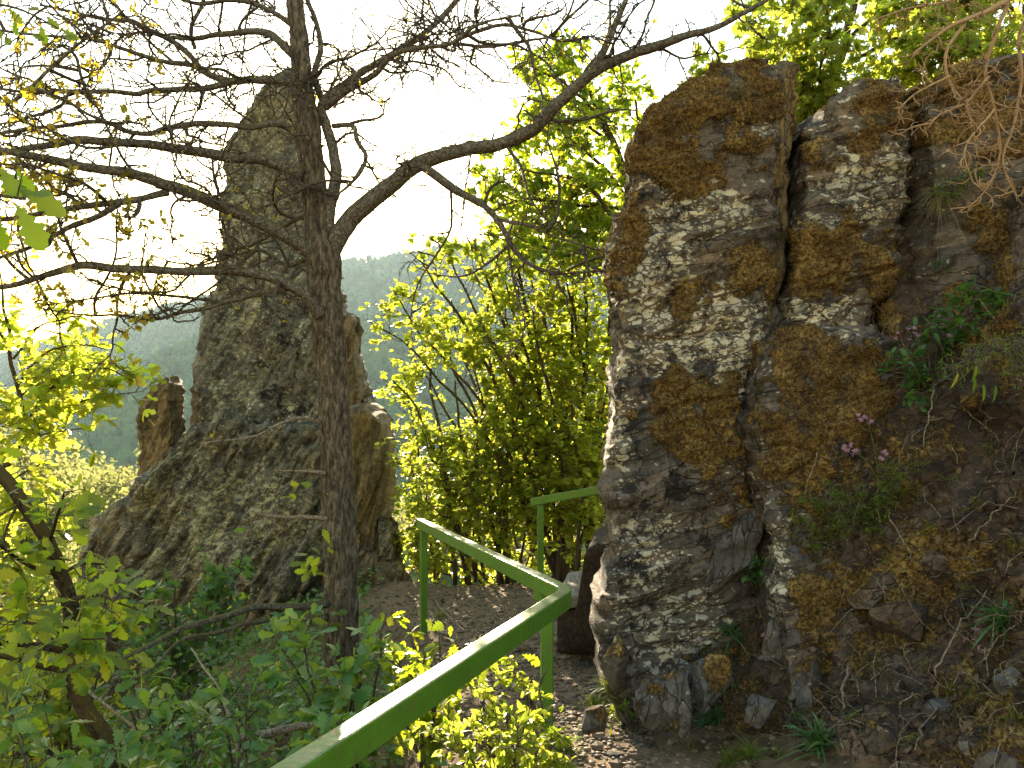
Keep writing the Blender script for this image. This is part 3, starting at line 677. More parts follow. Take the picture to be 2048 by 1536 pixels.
mk = np.clip(0.36 + 0.85 * fbm(V * 1.6 + 6, 4), 0, 1); mk = np.maximum(mk, blobs(V, [(1970, 500, 60, 60, 1), (1900, 1120, 80, 60, .8), (1780, 640, 60, 60, .8), (1870, 900, 60, 50, .5)]))
N = normals(V, F)
bank = obj('rocky_bank', V, F, M['bank'], attrs={'moss': mk * 0.9, 'lichen': np.full(len(V), 0.35), 'black': np.full(len(V), 0.45)})
tag(bank, kind='structure')
moss_strands('moss', V, F, N, mk, 45000, bank, 0.018, 9, thr=0.35)
BANKV, BANKF, BANKN = V, F[1], N
def on_bank(px, py, lift=0.0):
    """nearest displaced bank point seen at a photo position"""
    bx, by = PIX(BANKV); i = np.argmin((bx - px) ** 2 + (by - py) ** 2); return BANKV[i] + BANKN[i] * lift, BANKN[i]

# --- loose blocks at the foot of the slab and on the bank
def boulder(px, py, d, sx, sy, sz, rot, mat, label, seed, group=None, name='rock_block', sharp=0.75, moss=0.3, z=None):
    V0, F0 = ico(4); r = np.random.default_rng(seed)
    q = V0 / np.maximum(np.abs(V0).max(1)[:, None], 1e-6) * sharp + V0 * (1 - sharp) 
    for _ in range(16):                                            # chop by random planes: flat broken faces
        nrm = r.normal(size=3); nrm /= np.linalg.norm(nrm); c = r.uniform(0.55, 0.95)
        dd = q @ nrm - c; q = q - np.where(dd > 0, dd, 0)[:, None] * nrm
    q = q * [sx, sy, sz]; q = q + V0 * (0.10 * min(sx, sz) * fbm(q * 6 + seed, 3) + 0.05 * min(sx, sz) * fbm(q * 22 + seed, 2))[:, None]
    R_ = np.array(Matrix.Rotation(rot, 3, 'Y') @ Matrix.Rotation(r.uniform(-.5, .5), 3, 'Z'))
    c = P(px, py, d); q = q @ R_.T + c
    mk = np.clip(moss + 0.6 * fbm(q * 7, 2) + 0.3 * R_.T[2, 2] * V0[:, 2], 0, 1)
    o = obj(name, q - c, F0, M[mat], smooth=False, attrs={'moss': mk, 'lichen': np.full(len(q), .3), 'black': np.full(len(q), .2)})
    o.location = Vector(c); return tag(o, label, 'rock', group)
# ------------------------------------------------------------------ leaf shapes (local: x along the leaf, y across, z up)
def leaf_shape(xs, ws, fold=0.25, droop=0.18):
    xs = np.asarray(xs, float); ws = np.asarray(ws, float); n = len(xs)
    mid = np.stack([xs, 0 * xs, -droop * xs ** 2], 1)
    lf = np.stack([xs, ws, -droop * xs ** 2 + fold * ws - 0.5 * ws ** 2], 1); rt = lf * [1, -1, 1]
    V = np.vstack([mid, lf, rt]); i = np.arange(n - 1)
    Q = np.vstack([np.stack([i, i + 1, n + i + 1, n + i], 1), np.stack([i + 1, i, 2 * n + i, 2 * n + i + 1], 1)])
    T = np.vstack([Q[:, [0, 1, 2]], Q[:, [0, 2, 3]]])
    return V, T
LEAF = {
    'oak': leaf_shape([0, .10, .20, .27, .38, .46, .57, .66, .77, .85, .94, 1], [.012, .03, .12, .07, .20, .12, .29, .18, .27, .17, .13, 0.01]),
    'oak_low': leaf_shape([0, .22, .38, .5, .68, .85, 1], [.02, .15, .22, .15, .30, .18, .0]),
    'hazel': leaf_shape([0, .28, .68, 1], [.02, .34, .33, .0], 0.2, 0.22),
    'oval': leaf_shape([0, .2, .5, .8, 1], [.01, .17, .22, .13, .0], 0.3, 0.25),
    'lance': leaf_shape([0, .3, .7, 1], [.02, .09, .07, .0], 0.4, 0.3),
}
def maple_shape():
    an = np.radians([180, 150, 125, 100, 78, 62, 45, 30, 18, 0]); rr = [0.12, .42, .30, .62, .40, .46, .85, .48, .55, 1.0]
    pts = [(0.35 + 0.62 * r * math.cos(a), 0.62 * r * math.sin(a)) for a, r in zip(an, rr)]
    pts = pts + [(x, -y) for x, y in pts[-2:0:-1]]
    V = np.array([[0.35, 0, 0.0]] + [[x, y, 0.10 * abs(y) - 0.15 * x * x] for x, y in pts]); n = len(pts)
    return V, np.array([[0, 1 + (i + 1) % n, 1 + i] for i in range(n)])
LEAF['maple'] = maple_shape()
_leafmesh = {}
def leaf_mesh(shape, mat):
    if (shape, mat) not in _leafmesh:
        V, F = LEAF[shape]; me = mesh(shape + '_leaf', V, F, True); me.materials.append(M[mat]); _leafmesh[(shape, mat)] = me
    return _leafmesh[(shape, mat)]

# openings in the foliage through which the low sun reaches the path and the rail
def _sun_target(px, py, z): d = (CZ - z) / ((py - 768) / FPX); return P(px, py, d)
GAPS = [(_sun_target(1225, 1500, -.10), .40), (_sun_target(1190, 1440, -.12), .22), (_sun_target(1270, 1540, -.08), .22), (_sun_target(1150, 1400, -.14), .26), (_sun_target(1230, 1450, -.10), .26), (P(880, 1330, 2.75), .10), (P(700, 1450, 2.15), .08), (P(960, 1290, 3.1), .08), (P(1000, 1400, 3.2), .16), (P(1070, 1390, 3.4), .14), (_sun_target(1100, 1210, -.75), .15), (P(1235, 560, 4.6), .25), (P(1225, 900, 4.55), .22), (P(1215, 1250, 4.5), .2)]
_sd = np.array(SD)
def sun_open(p, r):
    keep = np.ones(len(p), bool)
    for g, rad in GAPS:
        v = p - g; t = v @ _sd; dist = np.linalg.norm(v - t[:, None] * _sd, axis=1); keep &= ~((t > 1.2) & (dist < rad) & (r.uniform(0, 1, len(p)) < .97))
    return keep
class Plant:
    """stems and leaves of one plant: stems become tubes, leaves become parts or one mass"""
    def __init__(s, seed): s.r = np.random.default_rng(seed); s.stems = []; s.twigs = []; s.lp = []; s.ld = []; s.ln = []; s.ls = []
    def leaf(s, p, d, n, size): s.lp.append(p); s.ld.append(d); s.ln.append(n); s.ls.append(size)
    def rv(s, k=1.0): return s.r.normal(0, k, 3)
    def wander(s, p, d, length, n, kink, up=0.0):
        pts = [np.array(p, float)]; d = np.array(d, float); d /= np.linalg.norm(d)
        for _ in range(n):
            d = d + s.rv(kink) + [0, 0, up]; d /= np.linalg.norm(d); pts.append(pts[-1] + d * length / n)
        return np.array(pts)
    def twig_leaves(s, pts, count, size, flat=0.6, droop=-0.1, tip=True, spread=0.9, start=0.15):
        n = len(pts) - 1
        ts = s.r.uniform(start, 1.0, count) if count else []
        if tip and count: ts[:min(3, count)] = 0.98
        for t in ts:
            i = min(int(t * n), n - 1); p = pts[i] + (pts[i + 1] - pts[i]) * (t * n - i); ax = pts[i + 1] - pts[i]; ax = ax / max(np.linalg.norm(ax), 1e-9)
            sd = np.cross(ax, [0, 0, 1]) * s.r.choice([-1, 1]); d = ax * s.r.uniform(0.2, 0.9) + sd * spread * s.r.uniform(0.3, 1) + s.rv(0.3) + [0, 0, droop]
            s.leaf(p, d, np.array([0, 0, 1.0]) * flat + s.rv(0.45), size * s.r.uniform(0.55, 1.2))
    def sprout(s, poly, rad, spacing, tlen, sub=4, sublen=0.4, leaves=0, lsize=0.05, kink=0.28, up=0.05, start=0.1, tw_r=0.004, flat=0.6, out=None, droop=-0.1, tipboost=0.0, plane=1.0):
        """side twigs along a limb, each with sub twigs and leaves"""
        poly = np.asarray(poly); seg = np.linalg.norm(np.diff(poly, axis=0), axis=1); cum = np.concatenate([[0], np.cumsum(seg)]); L = cum[-1]
        t = L * start
        while t < L:
            i = min(np.searchsorted(cum, t) - 1, len(seg) - 1); i = max(i, 0); f = (t - cum[i]) / max(seg[i], 1e-6); p = poly[i] * (1 - f) + poly[i + 1] * f
            ax = poly[i + 1] - poly[i]; ax = ax / max(np.linalg.norm(ax), 1e-9)
            sd = s.rv(1.0) * [1, plane, 1]; sd = sd - ax * np.dot(sd, ax); sd = sd / max(np.linalg.norm(sd), 1e-9)
            d = ax * s.r.uniform(0.1, 0.9) + sd + [0, 0, up * 3]
            if out is not None: d = d + np.asarray(out)
            ln = tlen * s.r.uniform(0.35, 1.25) * (1 - 0.35 * t / L)
            tw = s.wander(p, d, ln, 7, kink, up * 0.4); r0 = min(tw_r, rad if np.isscalar(rad) else 1) * s.r.uniform(0.7, 1.2)
            s.twigs.append((tw, np.linspace(r0, r0 * 0.4, len(tw))))
            if leaves: s.twig_leaves(tw, int(round(leaves * 0.5)), lsize, flat, droop)
            for _ in range(s.r.poisson(sub)):
                k = s.r.integers(1, 7); ax2 = tw[k + 1 if k < 7 else k] - tw[k - 1]; ax2 /= max(np.linalg.norm(ax2), 1e-9)
                d2 = ax2 * 0.7 + s.rv(0.75) * [1, plane, 1]
                st = s.wander(tw[k], d2, ln * sublen * s.r.uniform(0.4, 1.2), 4, kink * 1.1, up * 0.3)
                s.twigs.append((st, np.linspace(r0 * 0.55, r0 * 0.3, len(st))))
                if leaves: s.twig_leaves(st, s.r.poisson(leaves), lsize, flat, droop)
            t += spacing * s.r.uniform(0.5, 1.5)
    def leaf_arrays(s):
        p = np.array(s.lp); d = np.array(s.ld, float); n = np.array(s.ln, float); z = np.array(s.ls)
        d /= np.maximum(np.linalg.norm(d, axis=1), 1e-9)[:, None]; n = n - d * np.einsum('ij,ij->i', n, d)[:, None]; n /= np.maximum(np.linalg.norm(n, axis=1), 1e-9)[:, None]
        return p, d, np.cross(n, d), n, z
    def finish(s, root, shape, leafmat, stemmat, parts=300, low=None, minpx=10, twig_name='twigs', stem_name='stem', leaf_name='leaf', mass_name='foliage', twigmat=None, stem_sides=7, twig_sides=4):
        for k_, (pts, rad) in enumerate(s.stems):
            V, F = tube(pts, rad, stem_sides); obj(stem_name, V, F, M[stemmat], root)
        if s.twigs:
            mb = MB()
            mids = np.array([t_[0][len(t_[0]) // 2] for t_ in s.twigs]); kt = sun_open(mids, s.r) if stemmat == 'hazel_stem' else np.ones(len(mids), bool)
            for (pts, rad), k_ in zip(s.twigs, kt):
                if not k_: continue
                V, F = tube(pts, rad, twig_sides if rad[0] > 0.0022 else 3, cap=False); mb.add(V, F)
            o = mb.build(twig_name, M[twigmat or stemmat], root); o['kind'] = 'stuff'
        if not s.lp: return
        p, d, y, n, z = s.leaf_arrays()
        kp = sun_open(p, s.r); p, d, y, n, z = p[kp], d[kp], y[kp], n[kp], z[kp]
        px, py = PIX(p); app = z / np.maximum(p[:, 1], 0.3) * FPX
        inv = (px > -20) & (px < 2068) & (py > -20) & (py < 1556) & (p[:, 1] > 0.3)
        order = np.argsort(-np.where(inv & (app >= minpx), app, 0)); sel = order[:parts]; sel = sel[(inv & (app >= minpx))[sel]]
        me = leaf_mesh(shape, leafmat); base = root.location
        for i in sel:
            o = bpy.data.objects.new(leaf_name, me); COL.objects.link(o); o.parent = root
            m = np.eye(4); m[:3, 0] = d[i] * z[i]; m[:3, 1] = y[i] * z[i]; m[:3, 2] = n[i] * z[i]; m[:3, 3] = p[i] - np.array(base)
            o.matrix_local = Matrix(m)
        rest = np.setdiff1d(np.arange(len(z)), sel)
        if len(rest):
            V0, F0 = LEAF[low or shape]
            R_ = np.stack([d[rest], y[rest], n[rest]], 1) * z[rest][:, None, None]
            V = (np.einsum('lk,nkj->nlj', V0, R_) + p[rest][:, None]).reshape(-1, 3)
            F = (F0[None] + (np.arange(len(rest)) * len(V0))[:, None, None]).reshape(-1, 3)
            o = obj(mass_name, V, F, M[leafmat], root); o['kind'] = 'stuff'

def limb(ctrl, n=None, wob=0.012, seed=0):
    """(px, py, distance, width in photo pixels) controls -> centre line and radii"""
    c = smooth_poly(ctrl, n or max(8, len(ctrl) * 5)); pts = PV(c[:, :3]); r = 0.93 * np.maximum(c[:, 3], 1.0) / FPX * c[:, 2] / 2
    pts = pts + wob * np.stack([noise(pts * 4 + seed), noise(pts * 4 + 7 + seed), noise(pts * 4 + 13 + seed)], 1)
    return pts, r
def bark_tube(pts, rad, sides, ridge, freq=34.0, seed=0.0, lump=0.12):
    V, F = tube(pts, rad, sides); n = len(pts); m = n * sides
    ax = np.repeat(pts, sides, 0); D = V[:m] - ax; R_ = np.repeat(rad, sides)
    an = np.tile(np.arange(sides) * 2 * np.pi / sides, n); s_ = np.repeat(np.concatenate([[0], np.cumsum(np.linalg.norm(np.diff(pts, axis=0), axis=1))]), sides)
    q = np.stack([np.cos(an) * R_ * freq, np.sin(an) * R_ * freq, s_ * freq * 0.16 + seed], 1)
    q = q + 0.35 * np.stack([noise(q * 0.7 + 3), noise(q * 0.7 + 8), 0 * an], 1)
    rg = 1 - 2 * np.abs(fbm(q, 2)); rg2 = fbm(q * 2.7, 2)
    low = noise(np.stack([np.cos(an), np.sin(an), s_ * 1.3 + seed], 1) * 1.6)
    h = ridge * (rg * 0.8 + rg2 * 0.35) + R_ * lump * low
    V[:m] += D / np.maximum(np.linalg.norm(D, axis=1), 1e-9)[:, None] * h[:, None]
    return V, F

# ------------------------------------------------------------------ the bare oak in front of the pinnacle
OAK = empty('oak_tree', P(690, 1440, 6.0), 'rugged oak with spreading, nearly bare limbs in front of the pinnacle', 'tree')
tr = [(694, 1500, 6, 100), (690, 1430, 6, 84), (684, 1300, 6, 74), (682, 1150, 6, 70), (676, 980, 6, 66), (668, 820, 6, 64), (658, 690, 6, 66), (650, 600, 6, 68), (645, 520, 6, 72), (638, 450, 6, 60), (630, 390, 6, 53), (620, 300, 6, 50), (608, 200, 6, 46), (598, 100, 6, 37), (592, 0, 6, 34), (588, -120, 6.1, 30), (580, -300, 6.2, 20), (590, -460, 6.2, 8)]
pts, rad = limb(tr, 640, 0.015); V, F = bark_tube(pts, rad * 0.95, 84, 0.012, 34.0); obj('trunk', V, F, M['bark'], OAK)
OAKL = [
 # (controls, twig spacing, twig length, leaf count)
 [(662, 500, 6, 52), (690, 452, 6, 46), (720, 420, 5.98, 43), (790, 362, 5.95, 38), (850, 322, 5.9, 36), (920, 300, 5.8, 31), (1000, 288, 5.7, 29), (1060, 262, 5.6, 30), (1110, 215, 5.5, 27), (1180, 150, 5.4, 26), (1260, 110, 5.3, 24), (1340, 82, 5.2, 20), (1420, 58, 5.1, 14), (1500, 18, 5.0, 10), (1600, -40, 5.0, 5)],
 [(845, 332, 5.9, 22), (905, 375, 5.85, 19), (960, 405, 5.8, 15), (1000, 450, 5.75, 12), (1035, 505, 5.7, 11), (1085, 540, 5.7, 8), (1150, 545, 5.7, 6), (1215, 540, 5.7, 4)],
 [(1185, 148, 5.4, 20), (1215, 85, 5.35, 17), (1245, 20, 5.3, 13), (1275, -50, 5.3, 9)],
 [(1000, 440, 5.75, 8), (1060, 452, 5.6, 7), (1130, 480, 5.5, 5), (1200, 500, 5.5, 3)],
 [(648, 480, 6, 40), (660, 420, 6, 30), (672, 350, 6, 27), (668, 300, 6.02, 24), (652, 250, 6.05, 22), (648, 205, 6.05, 20), (690, 168, 6.1, 17), (760, 122, 6.15, 15), (830, 80, 6.2, 14), (895, 22, 6.3, 12), (940, -40, 6.4, 8)],
 [(650, 215, 6.05, 18), (700, 178, 5.95, 16), (745, 150, 5.85, 14), (790, 110, 5.75, 12), (850, 95, 5.7, 10), (905, 85, 5.6, 8), (960, 50, 5.5, 6), (1040, 30, 5.5, 4)],
 [(645, 205, 6.05, 15), (628, 150, 6.1, 14), (640, 95, 6.1, 12), (632, 40, 6.15, 11), (612, -10, 6.2, 10), (600, -90, 6.3, 6)],
 [(668, 250, 6.02, 12), (705, 252, 5.95, 10), (716, 280, 5.9, 10), (732, 310, 5.9, 9), (720, 345, 5.9, 8), (695, 375, 5.9, 6), (668, 395, 5.9, 4)],
 [(912, 82, 5.9, 8), (960, 60, 5.9, 9), (1010, 48, 5.9, 7), (1060, 60, 5.9, 6), (1120, 80, 5.8, 5), (1180, 78, 5.8, 3)],
 [(915, 90, 6.0, 7), (990, 92, 6.1, 6), (1060, 80, 6.1, 5), (1130, 70, 6.1, 3)],
 [(603, 352, 5.95, 30), (547, 328, 5.85, 26), (512, 318, 5.8, 24), (444, 314, 5.7, 24), (342, 294, 5.55, 22), (239, 282, 5.4, 20), (164, 280, 5.3, 18), (113, 290, 5.2, 16), (50, 298, 5.1, 14), (-40, 310, 5.0, 10), (-160, 330, 4.9, 5)],
 [(622, 505, 5.98, 40), (581, 475, 5.9, 34), (512, 441, 5.8, 31), (444, 413, 5.7, 29), (393, 390, 5.6, 27), (342, 372, 5.5, 26), (290, 359, 5.4, 24), (239, 345, 5.3, 23), (154, 331, 5.15, 21), (85, 318, 5.0, 20), (40, 308, 4.9, 18), (-40, 290, 4.8, 14), (-180, 260, 4.6, 6)],
 [(335, 384, 5.5, 16), (290, 394, 5.4, 15), (239, 403, 5.3, 15), (143, 417, 5.2, 13), (85, 427, 5.1, 11), (0, 440, 5.0, 9), (-90, 450, 4.9, 4)],
 [(242, 403, 5.3, 14), (200, 432, 5.25, 13), (140, 455, 5.2, 11), (95, 480, 5.1, 10), (40, 502, 5.0, 8), (-40, 525, 4.9, 5)],
 [(603, 282, 6.0, 18), (574, 253, 5.95, 16), (547, 247, 5.9, 15), (495, 253, 5.85, 14), (410, 247, 5.8, 13), (342, 253, 5.7, 12), (300, 266, 5.65, 12), (256, 262, 5.6, 11), (205, 244, 5.5, 10), (120, 252, 5.4, 9), (50, 260, 5.3, 8), (-50, 275, 5.2, 4)],
 [(596, 164, 6.05, 24), (550, 158, 6.1, 20), (512, 160, 6.15, 18), (461, 162, 6.2, 16), (410, 143, 6.25, 14), (376, 106, 6.3, 13), (342, 79, 6.3, 12), (300, 62, 6.3, 12), (266, 44, 6.3, 11), (232, 41, 6.3, 9), (160, 30, 6.3, 7), (80, 10, 6.3, 4)],
 [(478, 164, 6.2, 14), (393, 178, 6.0, 13), (307, 180, 5.8, 12), (273, 187, 5.75, 11), (222, 181, 5.7, 10), (150, 186, 5.6, 9), (68, 185, 5.5, 7), (-30, 175, 5.4, 4)],
 [(410, 140, 6.25, 10), (370, 128, 6.2, 11), (325, 122, 6.1, 10), (266, 106, 6.0, 9), (188, 82, 5.9, 8), (100, 72, 5.8, 6), (-10, 60, 5.7, 4)],
 [(592, 112, 6.05, 20), (565, 88, 6.1, 18), (535, 68, 6.15, 16), (490, 62, 6.2, 14), (440, 68, 6.25, 12), (400, 78, 6.3, 10), (350, 76, 6.3, 8), (300, 64, 6.3, 6), (240, 70, 6.3, 4)],
 [(595, 60, 6.05, 14), (540, 20, 6.1, 11), (470, 0, 6.2, 10), (400, 10, 6.3, 8), (330, -10, 6.3, 6), (250, 0, 6.4, 4)],
 [(390, 95, 6.3, 8), (380, 60, 6.3, 8), (400, 20, 6.3, 8), (420, -30, 6.3, 6)],
 [(180, 205, 5.8, 6), (168, 170, 5.8, 7), (160, 140, 5.8, 7), (150, 110, 5.9, 6), (120, 90, 5.9, 4)],
 [(28, 205, 5.4, 9), (60, 175, 5.4, 8), (100, 135, 5.4, 7), (150, 95, 5.4, 6), (200, 60, 5.4, 5), (250, 20, 5.4, 3)],
 [(640, 630, 5.9, 30), (608, 592, 5.8, 26), (574, 568, 5.75, 24), (547, 555, 5.7, 23), (500, 545, 5.65, 22), (444, 541, 5.6, 21), (380, 543, 5.5, 19), (308, 539, 5.4, 19), (230, 536, 5.3, 18), (164, 531, 5.2, 17), (113, 543, 5.15, 15), (60, 562, 5.1, 13), (-20, 575, 5.0, 10), (-120, 570, 4.9, 5)],
 [(590, 575, 5.78, 15), (545, 582, 5.8, 13), (506, 589, 5.8, 14), (444, 606, 5.75, 12), (410, 616, 5.7, 10), (342, 630, 5.65, 7), (308, 636, 5.6, 7), (239, 631, 5.5, 5), (188, 632, 5.4, 4), (102, 620, 5.3, 3)],
 [(612, 430, 6.1, 14), (580, 445, 6.3, 12), (540, 470, 6.5, 10), (500, 490, 6.6, 8), (450, 500, 6.6, 5)],
 [(610, 520, 6.1, 10), (570, 530, 6.2, 9), (520, 500, 6.2, 7), (470, 510, 6.2, 5), (400, 530, 6.1, 4), (330, 520, 6.0, 3)],
 [(652, 1207, 5.9, 22), (598, 1213, 5.7, 16), (520, 1212, 5.4, 15), (469, 1227, 5.2, 14), (371, 1254, 4.9, 13), (332, 1273, 4.8, 12), (266, 1309, 4.6, 10), (200, 1340, 4.5, 7)],
 [(652, 1236, 5.9, 15), (578, 1240, 5.7, 11), (500, 1245, 5.4, 10), (461, 1258, 5.3, 9), (390, 1273, 5.1, 8), (352, 1289, 5.0, 7), (305, 1336, 4.8, 6), (234, 1375, 4.6, 5)],
 [(655, 1040, 5.9, 12), (600, 1033, 5.8, 8), (547, 1031, 5.7, 7), (500, 1022, 5.6, 4)],
 [(650, 946, 5.9, 9), (600, 942, 5.8, 5), (548, 942, 5.7, 3)],
 [(640, 843, 5.9, 8), (600, 836, 5.7, 6), (560, 848, 5.6, 5), (520, 868, 5.5, 4), (460, 880, 5.4, 3), (400, 888, 5.3, 2)],
]
pl = Plant(21); oak_leaf = Plant(22)
for i, c in enumerate(OAKL):
    pts, rad = limb(c, None, 0.012, i * 3.1)
    dead = i >= 27
    pts2, rad2 = limb(c, max(40, int(len(c) * 14)), 0.012, i * 3.1)
    V, F = bark_tube(pts2, rad2 * 0.9, 14, 0.0035, 60.0, i * 5.0, 0.16); obj('limb', V, F, M['dead' if i >= 29 else 'limb'], OAK)
    left = c[-1][0] < 600
    if dead: pl.sprout(pts, 0.004, 0.30, 0.32, 2, 0.5, 0, kink=0.22, up=0.0, start=0.35, tw_r=0.0032)
    else:
        st = 0.16 if i not in (0, 11) else 0.22
        # long sinuous boughs first, then twigs on limb and boughs
        bo = Plant(500 + i); bo.sprout(pts, 0.02, 0.26, 1.05, 0, 0, 0, kink=0.26, up=0.03, start=st, tw_r=0.0125, plane=0.7)
        for tw, rd in bo.twigs:
            q = smooth_poly(tw, 16); pl.twigs.append((q, np.linspace(rd[0], 0.0045, 16))); pl.sprout(q, 0.007, 0.075, 0.34, 2.4, 0.5, 0, kink=0.36, up=0.04, start=0.15, tw_r=0.0062, plane=0.8)
        pl.sprout(pts, 0.0075, 0.13, 0.45, 3.0, 0.5, 0, kink=0.34, up=0.05, start=st, tw_r=0.0072, plane=0.8)
# thicket of shoots high up by the trunk
for c in ((835, 75, 6.0), (905, 60, 6.0), (860, 95, 5.9), (520, 160, 6.1), (610, 170, 5.9), (170, 60, 5.9)):
    p0 = P(*c)
    for _ in range(24):
        tw = pl.wander(p0 + pl.rv(0.06), pl.rv(1.0), pl.r.uniform(0.25, 0.7), 6, 0.3, 0.0); pl.twigs.append((tw, np.linspace(0.0065, 0.0035, len(tw))))
# young leaves: yellow, at twig ends, more of them to the left
for tw, rd in pl.twigs:
    x, y = 1024 + tw[-1][0] / tw[-1][1] * FPX, 768 - (tw[-1][2] - CZ) / tw[-1][1] * FPX
    prob = 0.03 + 0.11 * (x < 330) + 0.10 * (x < 160) + 0.14 * (x < 330 and y > 330); big = 0.032 + 0.022 * (x < 330)
    if y > 1000: prob = 0.05
    if pl.r.uniform() < prob:
        ax = tw[-1] - tw[-2]; ax /= np.linalg.norm(ax)
        for _ in range(pl.r.integers(2, 6)):
            d = ax * 0.4 + pl.rv(0.7); (pl if True else oak_leaf).leaf(tw[-1], d, pl.rv(1.0) + [0, 0, .5], big * pl.r.uniform(0.6, 1.3))
    elif pl.r.uniform() < 0.6:                                  # closed buds
        ax = tw[-1] - tw[-2]; pl.leaf(tw[-1], ax + pl.rv(0.004), pl.rv(1.0), 0.018)
pl.finish(OAK, 'oak_low', 'youngleaf', 'twig', parts=220, minpx=11, mass_name='young_foliage')
# leafy shoots low on the oak trunk
sh = Plant(23)
for (x, y, s_) in ((600, 965, 0.085), (585, 985, 0.08), (640, 1110, 0.10), (620, 1130, 0.11), (655, 1090, 0.10), (610, 1140, 0.09), (640, 1150, .08), (490, 1195, 0.05), (478, 1205, .05), (375, 1225, .05), (660, 1250, .10), (668, 1225, .09)):
    for _ in range(3): sh.leaf(P(x, y, 5.75) + sh.rv(0.02), sh.rv(0.8) + [-.3, -.2, .2], sh.rv(0.5) + [0, -.6, .6], s_ * sh.r.uniform(.8, 1.3))
sh.finish(OAK, 'oak', 'oakleaf', 'twig', parts=60)

# ------------------------------------------------------------------ hazel thicket behind the path, each shrub with its own stems
def hazel(label, base, tips, seed, leaves=8.0, spacing=0.078, tlen=0.66, lsize=0.088, wob=0.05):
    b = P(*base); root = empty('hazel_shrub', b, label, 'shrub', 'hazel thicket behind the path'); pl = Plant(seed)
    for k_, (x, y, d, w_) in enumerate(tips):
        t = P(x, y, d); p0 = b + pl.rv(0.12) * [1, 1, 0.1]; m = p0 * 0.55 + t * 0.45 + np.array([(p0[0] - t[0]) * 0.10, 0, 0.30]) + pl.rv(0.06); m2 = p0 * 0.2 + t * 0.8 + np.array([(p0[0] - t[0]) * 0.05, 0, 0.12]) + pl.rv(0.05)
        pts = smooth_poly(np.array([p0, m, m2, t]), 22); pts = pts + wob * np.stack([noise(pts * 2.5 + k_), noise(pts * 2.5 + 5 + k_), 0 * pts[:, 0]], 1)
        r0 = w_ / FPX * d / 2; pl.stems.append((pts, np.linspace(r0, r0 * 0.25, 22)))
        pl.sprout(pts, 0.006, spacing, tlen, 2.6, 0.55, leaves, lsize, kink=0.16, up=0.03, start=0.16, tw_r=0.0045, flat=1.1, out=(-0.22, -0.1, 0.12), droop=-0.05)
    pl.finish(root, 'hazel', 'hazel', 'hazel_stem', parts=150, minpx=10)
hazel('hazel shrub with the tallest fan of stems, rising behind the rail corner', (1130, 1175, 10.6), [(740, 640, 10.0, 9), (840, 520, 10.2, 12), (930, 470, 10.4, 13), (1010, 430, 10.6, 14), (1090, 400, 10.8, 13), (1150, 480, 10.5, 11), (960, 640, 9.9, 10), (1060, 620, 10.0, 12), (780, 580, 10.2, 9), (890, 490, 10.4, 10), (985, 520, 10.3, 10), (1040, 500, 10.5, 10)], 31)
hazel('hazel shrub with dark upright stems close to the big slab', (1185, 1165, 10.2), [(1120, 520, 10.4, 12), (1180, 430, 10.5, 13), (1230, 500, 10.2, 13), (1290, 560, 10.2, 12), (1215, 700, 9.8, 9), (1130, 760, 9.8, 10), (1260, 800, 9.6, 9)], 32)
hazel('hazel shrub arching low over the far post of the rail', (925, 1165, 10.8), [(790, 760, 10.4, 9), (840, 860, 10.2, 8), (860, 700, 10.6, 10), (910, 760, 10.4, 10), (970, 820, 10.2, 9), (850, 1000, 10.0, 7), (890, 930, 10.0, 7)], 33)
hazel('hazel shrub filling the middle of the thicket above the gravel', (1010, 1180, 10.7), [(860, 620, 10.6, 9), (930, 700, 10.2, 9), (980, 560, 10.8, 10), (1050, 760, 10.1, 9), (1010, 880, 10.0, 8), (940, 960, 9.9, 7), (1080, 960, 9.9, 7)], 34)
hazel('low hazel shrub with sunlit sprays beside the pinnacle foot', (860, 1190, 11.6), [(830, 900, 11.4, 7), (815, 800, 11.4, 8), (860, 1010, 11.2, 6), (830, 1060, 11.4, 6), (850, 950, 11.2, 6), (910, 1060, 11.0, 6)], 35)
hazel('deeper hazel shrub glimpsed behind the thicket on the drop', (1060, 1230, 13.0), [(820, 700, 13, 9), (900, 600, 13, 10), (1000, 560, 13.2, 10), (1100, 560, 13.2, 10), (1180, 640, 13, 9), (950, 820, 12.8, 8), (1100, 850, 12.8, 8), (860, 960, 12.6, 7)], 36, leaves=2, spacing=0.16)
hazel('deeper hazel shrub half hidden behind the big slab edge', (1230, 1220, 12.4), [(1150, 600, 12.4, 9), (1240, 540, 12.4, 9), (1200, 800, 12.2, 8), (1140, 930, 12.0, 7), (1230, 950, 12.0, 7)], 37, leaves=2, spacing=0.16)

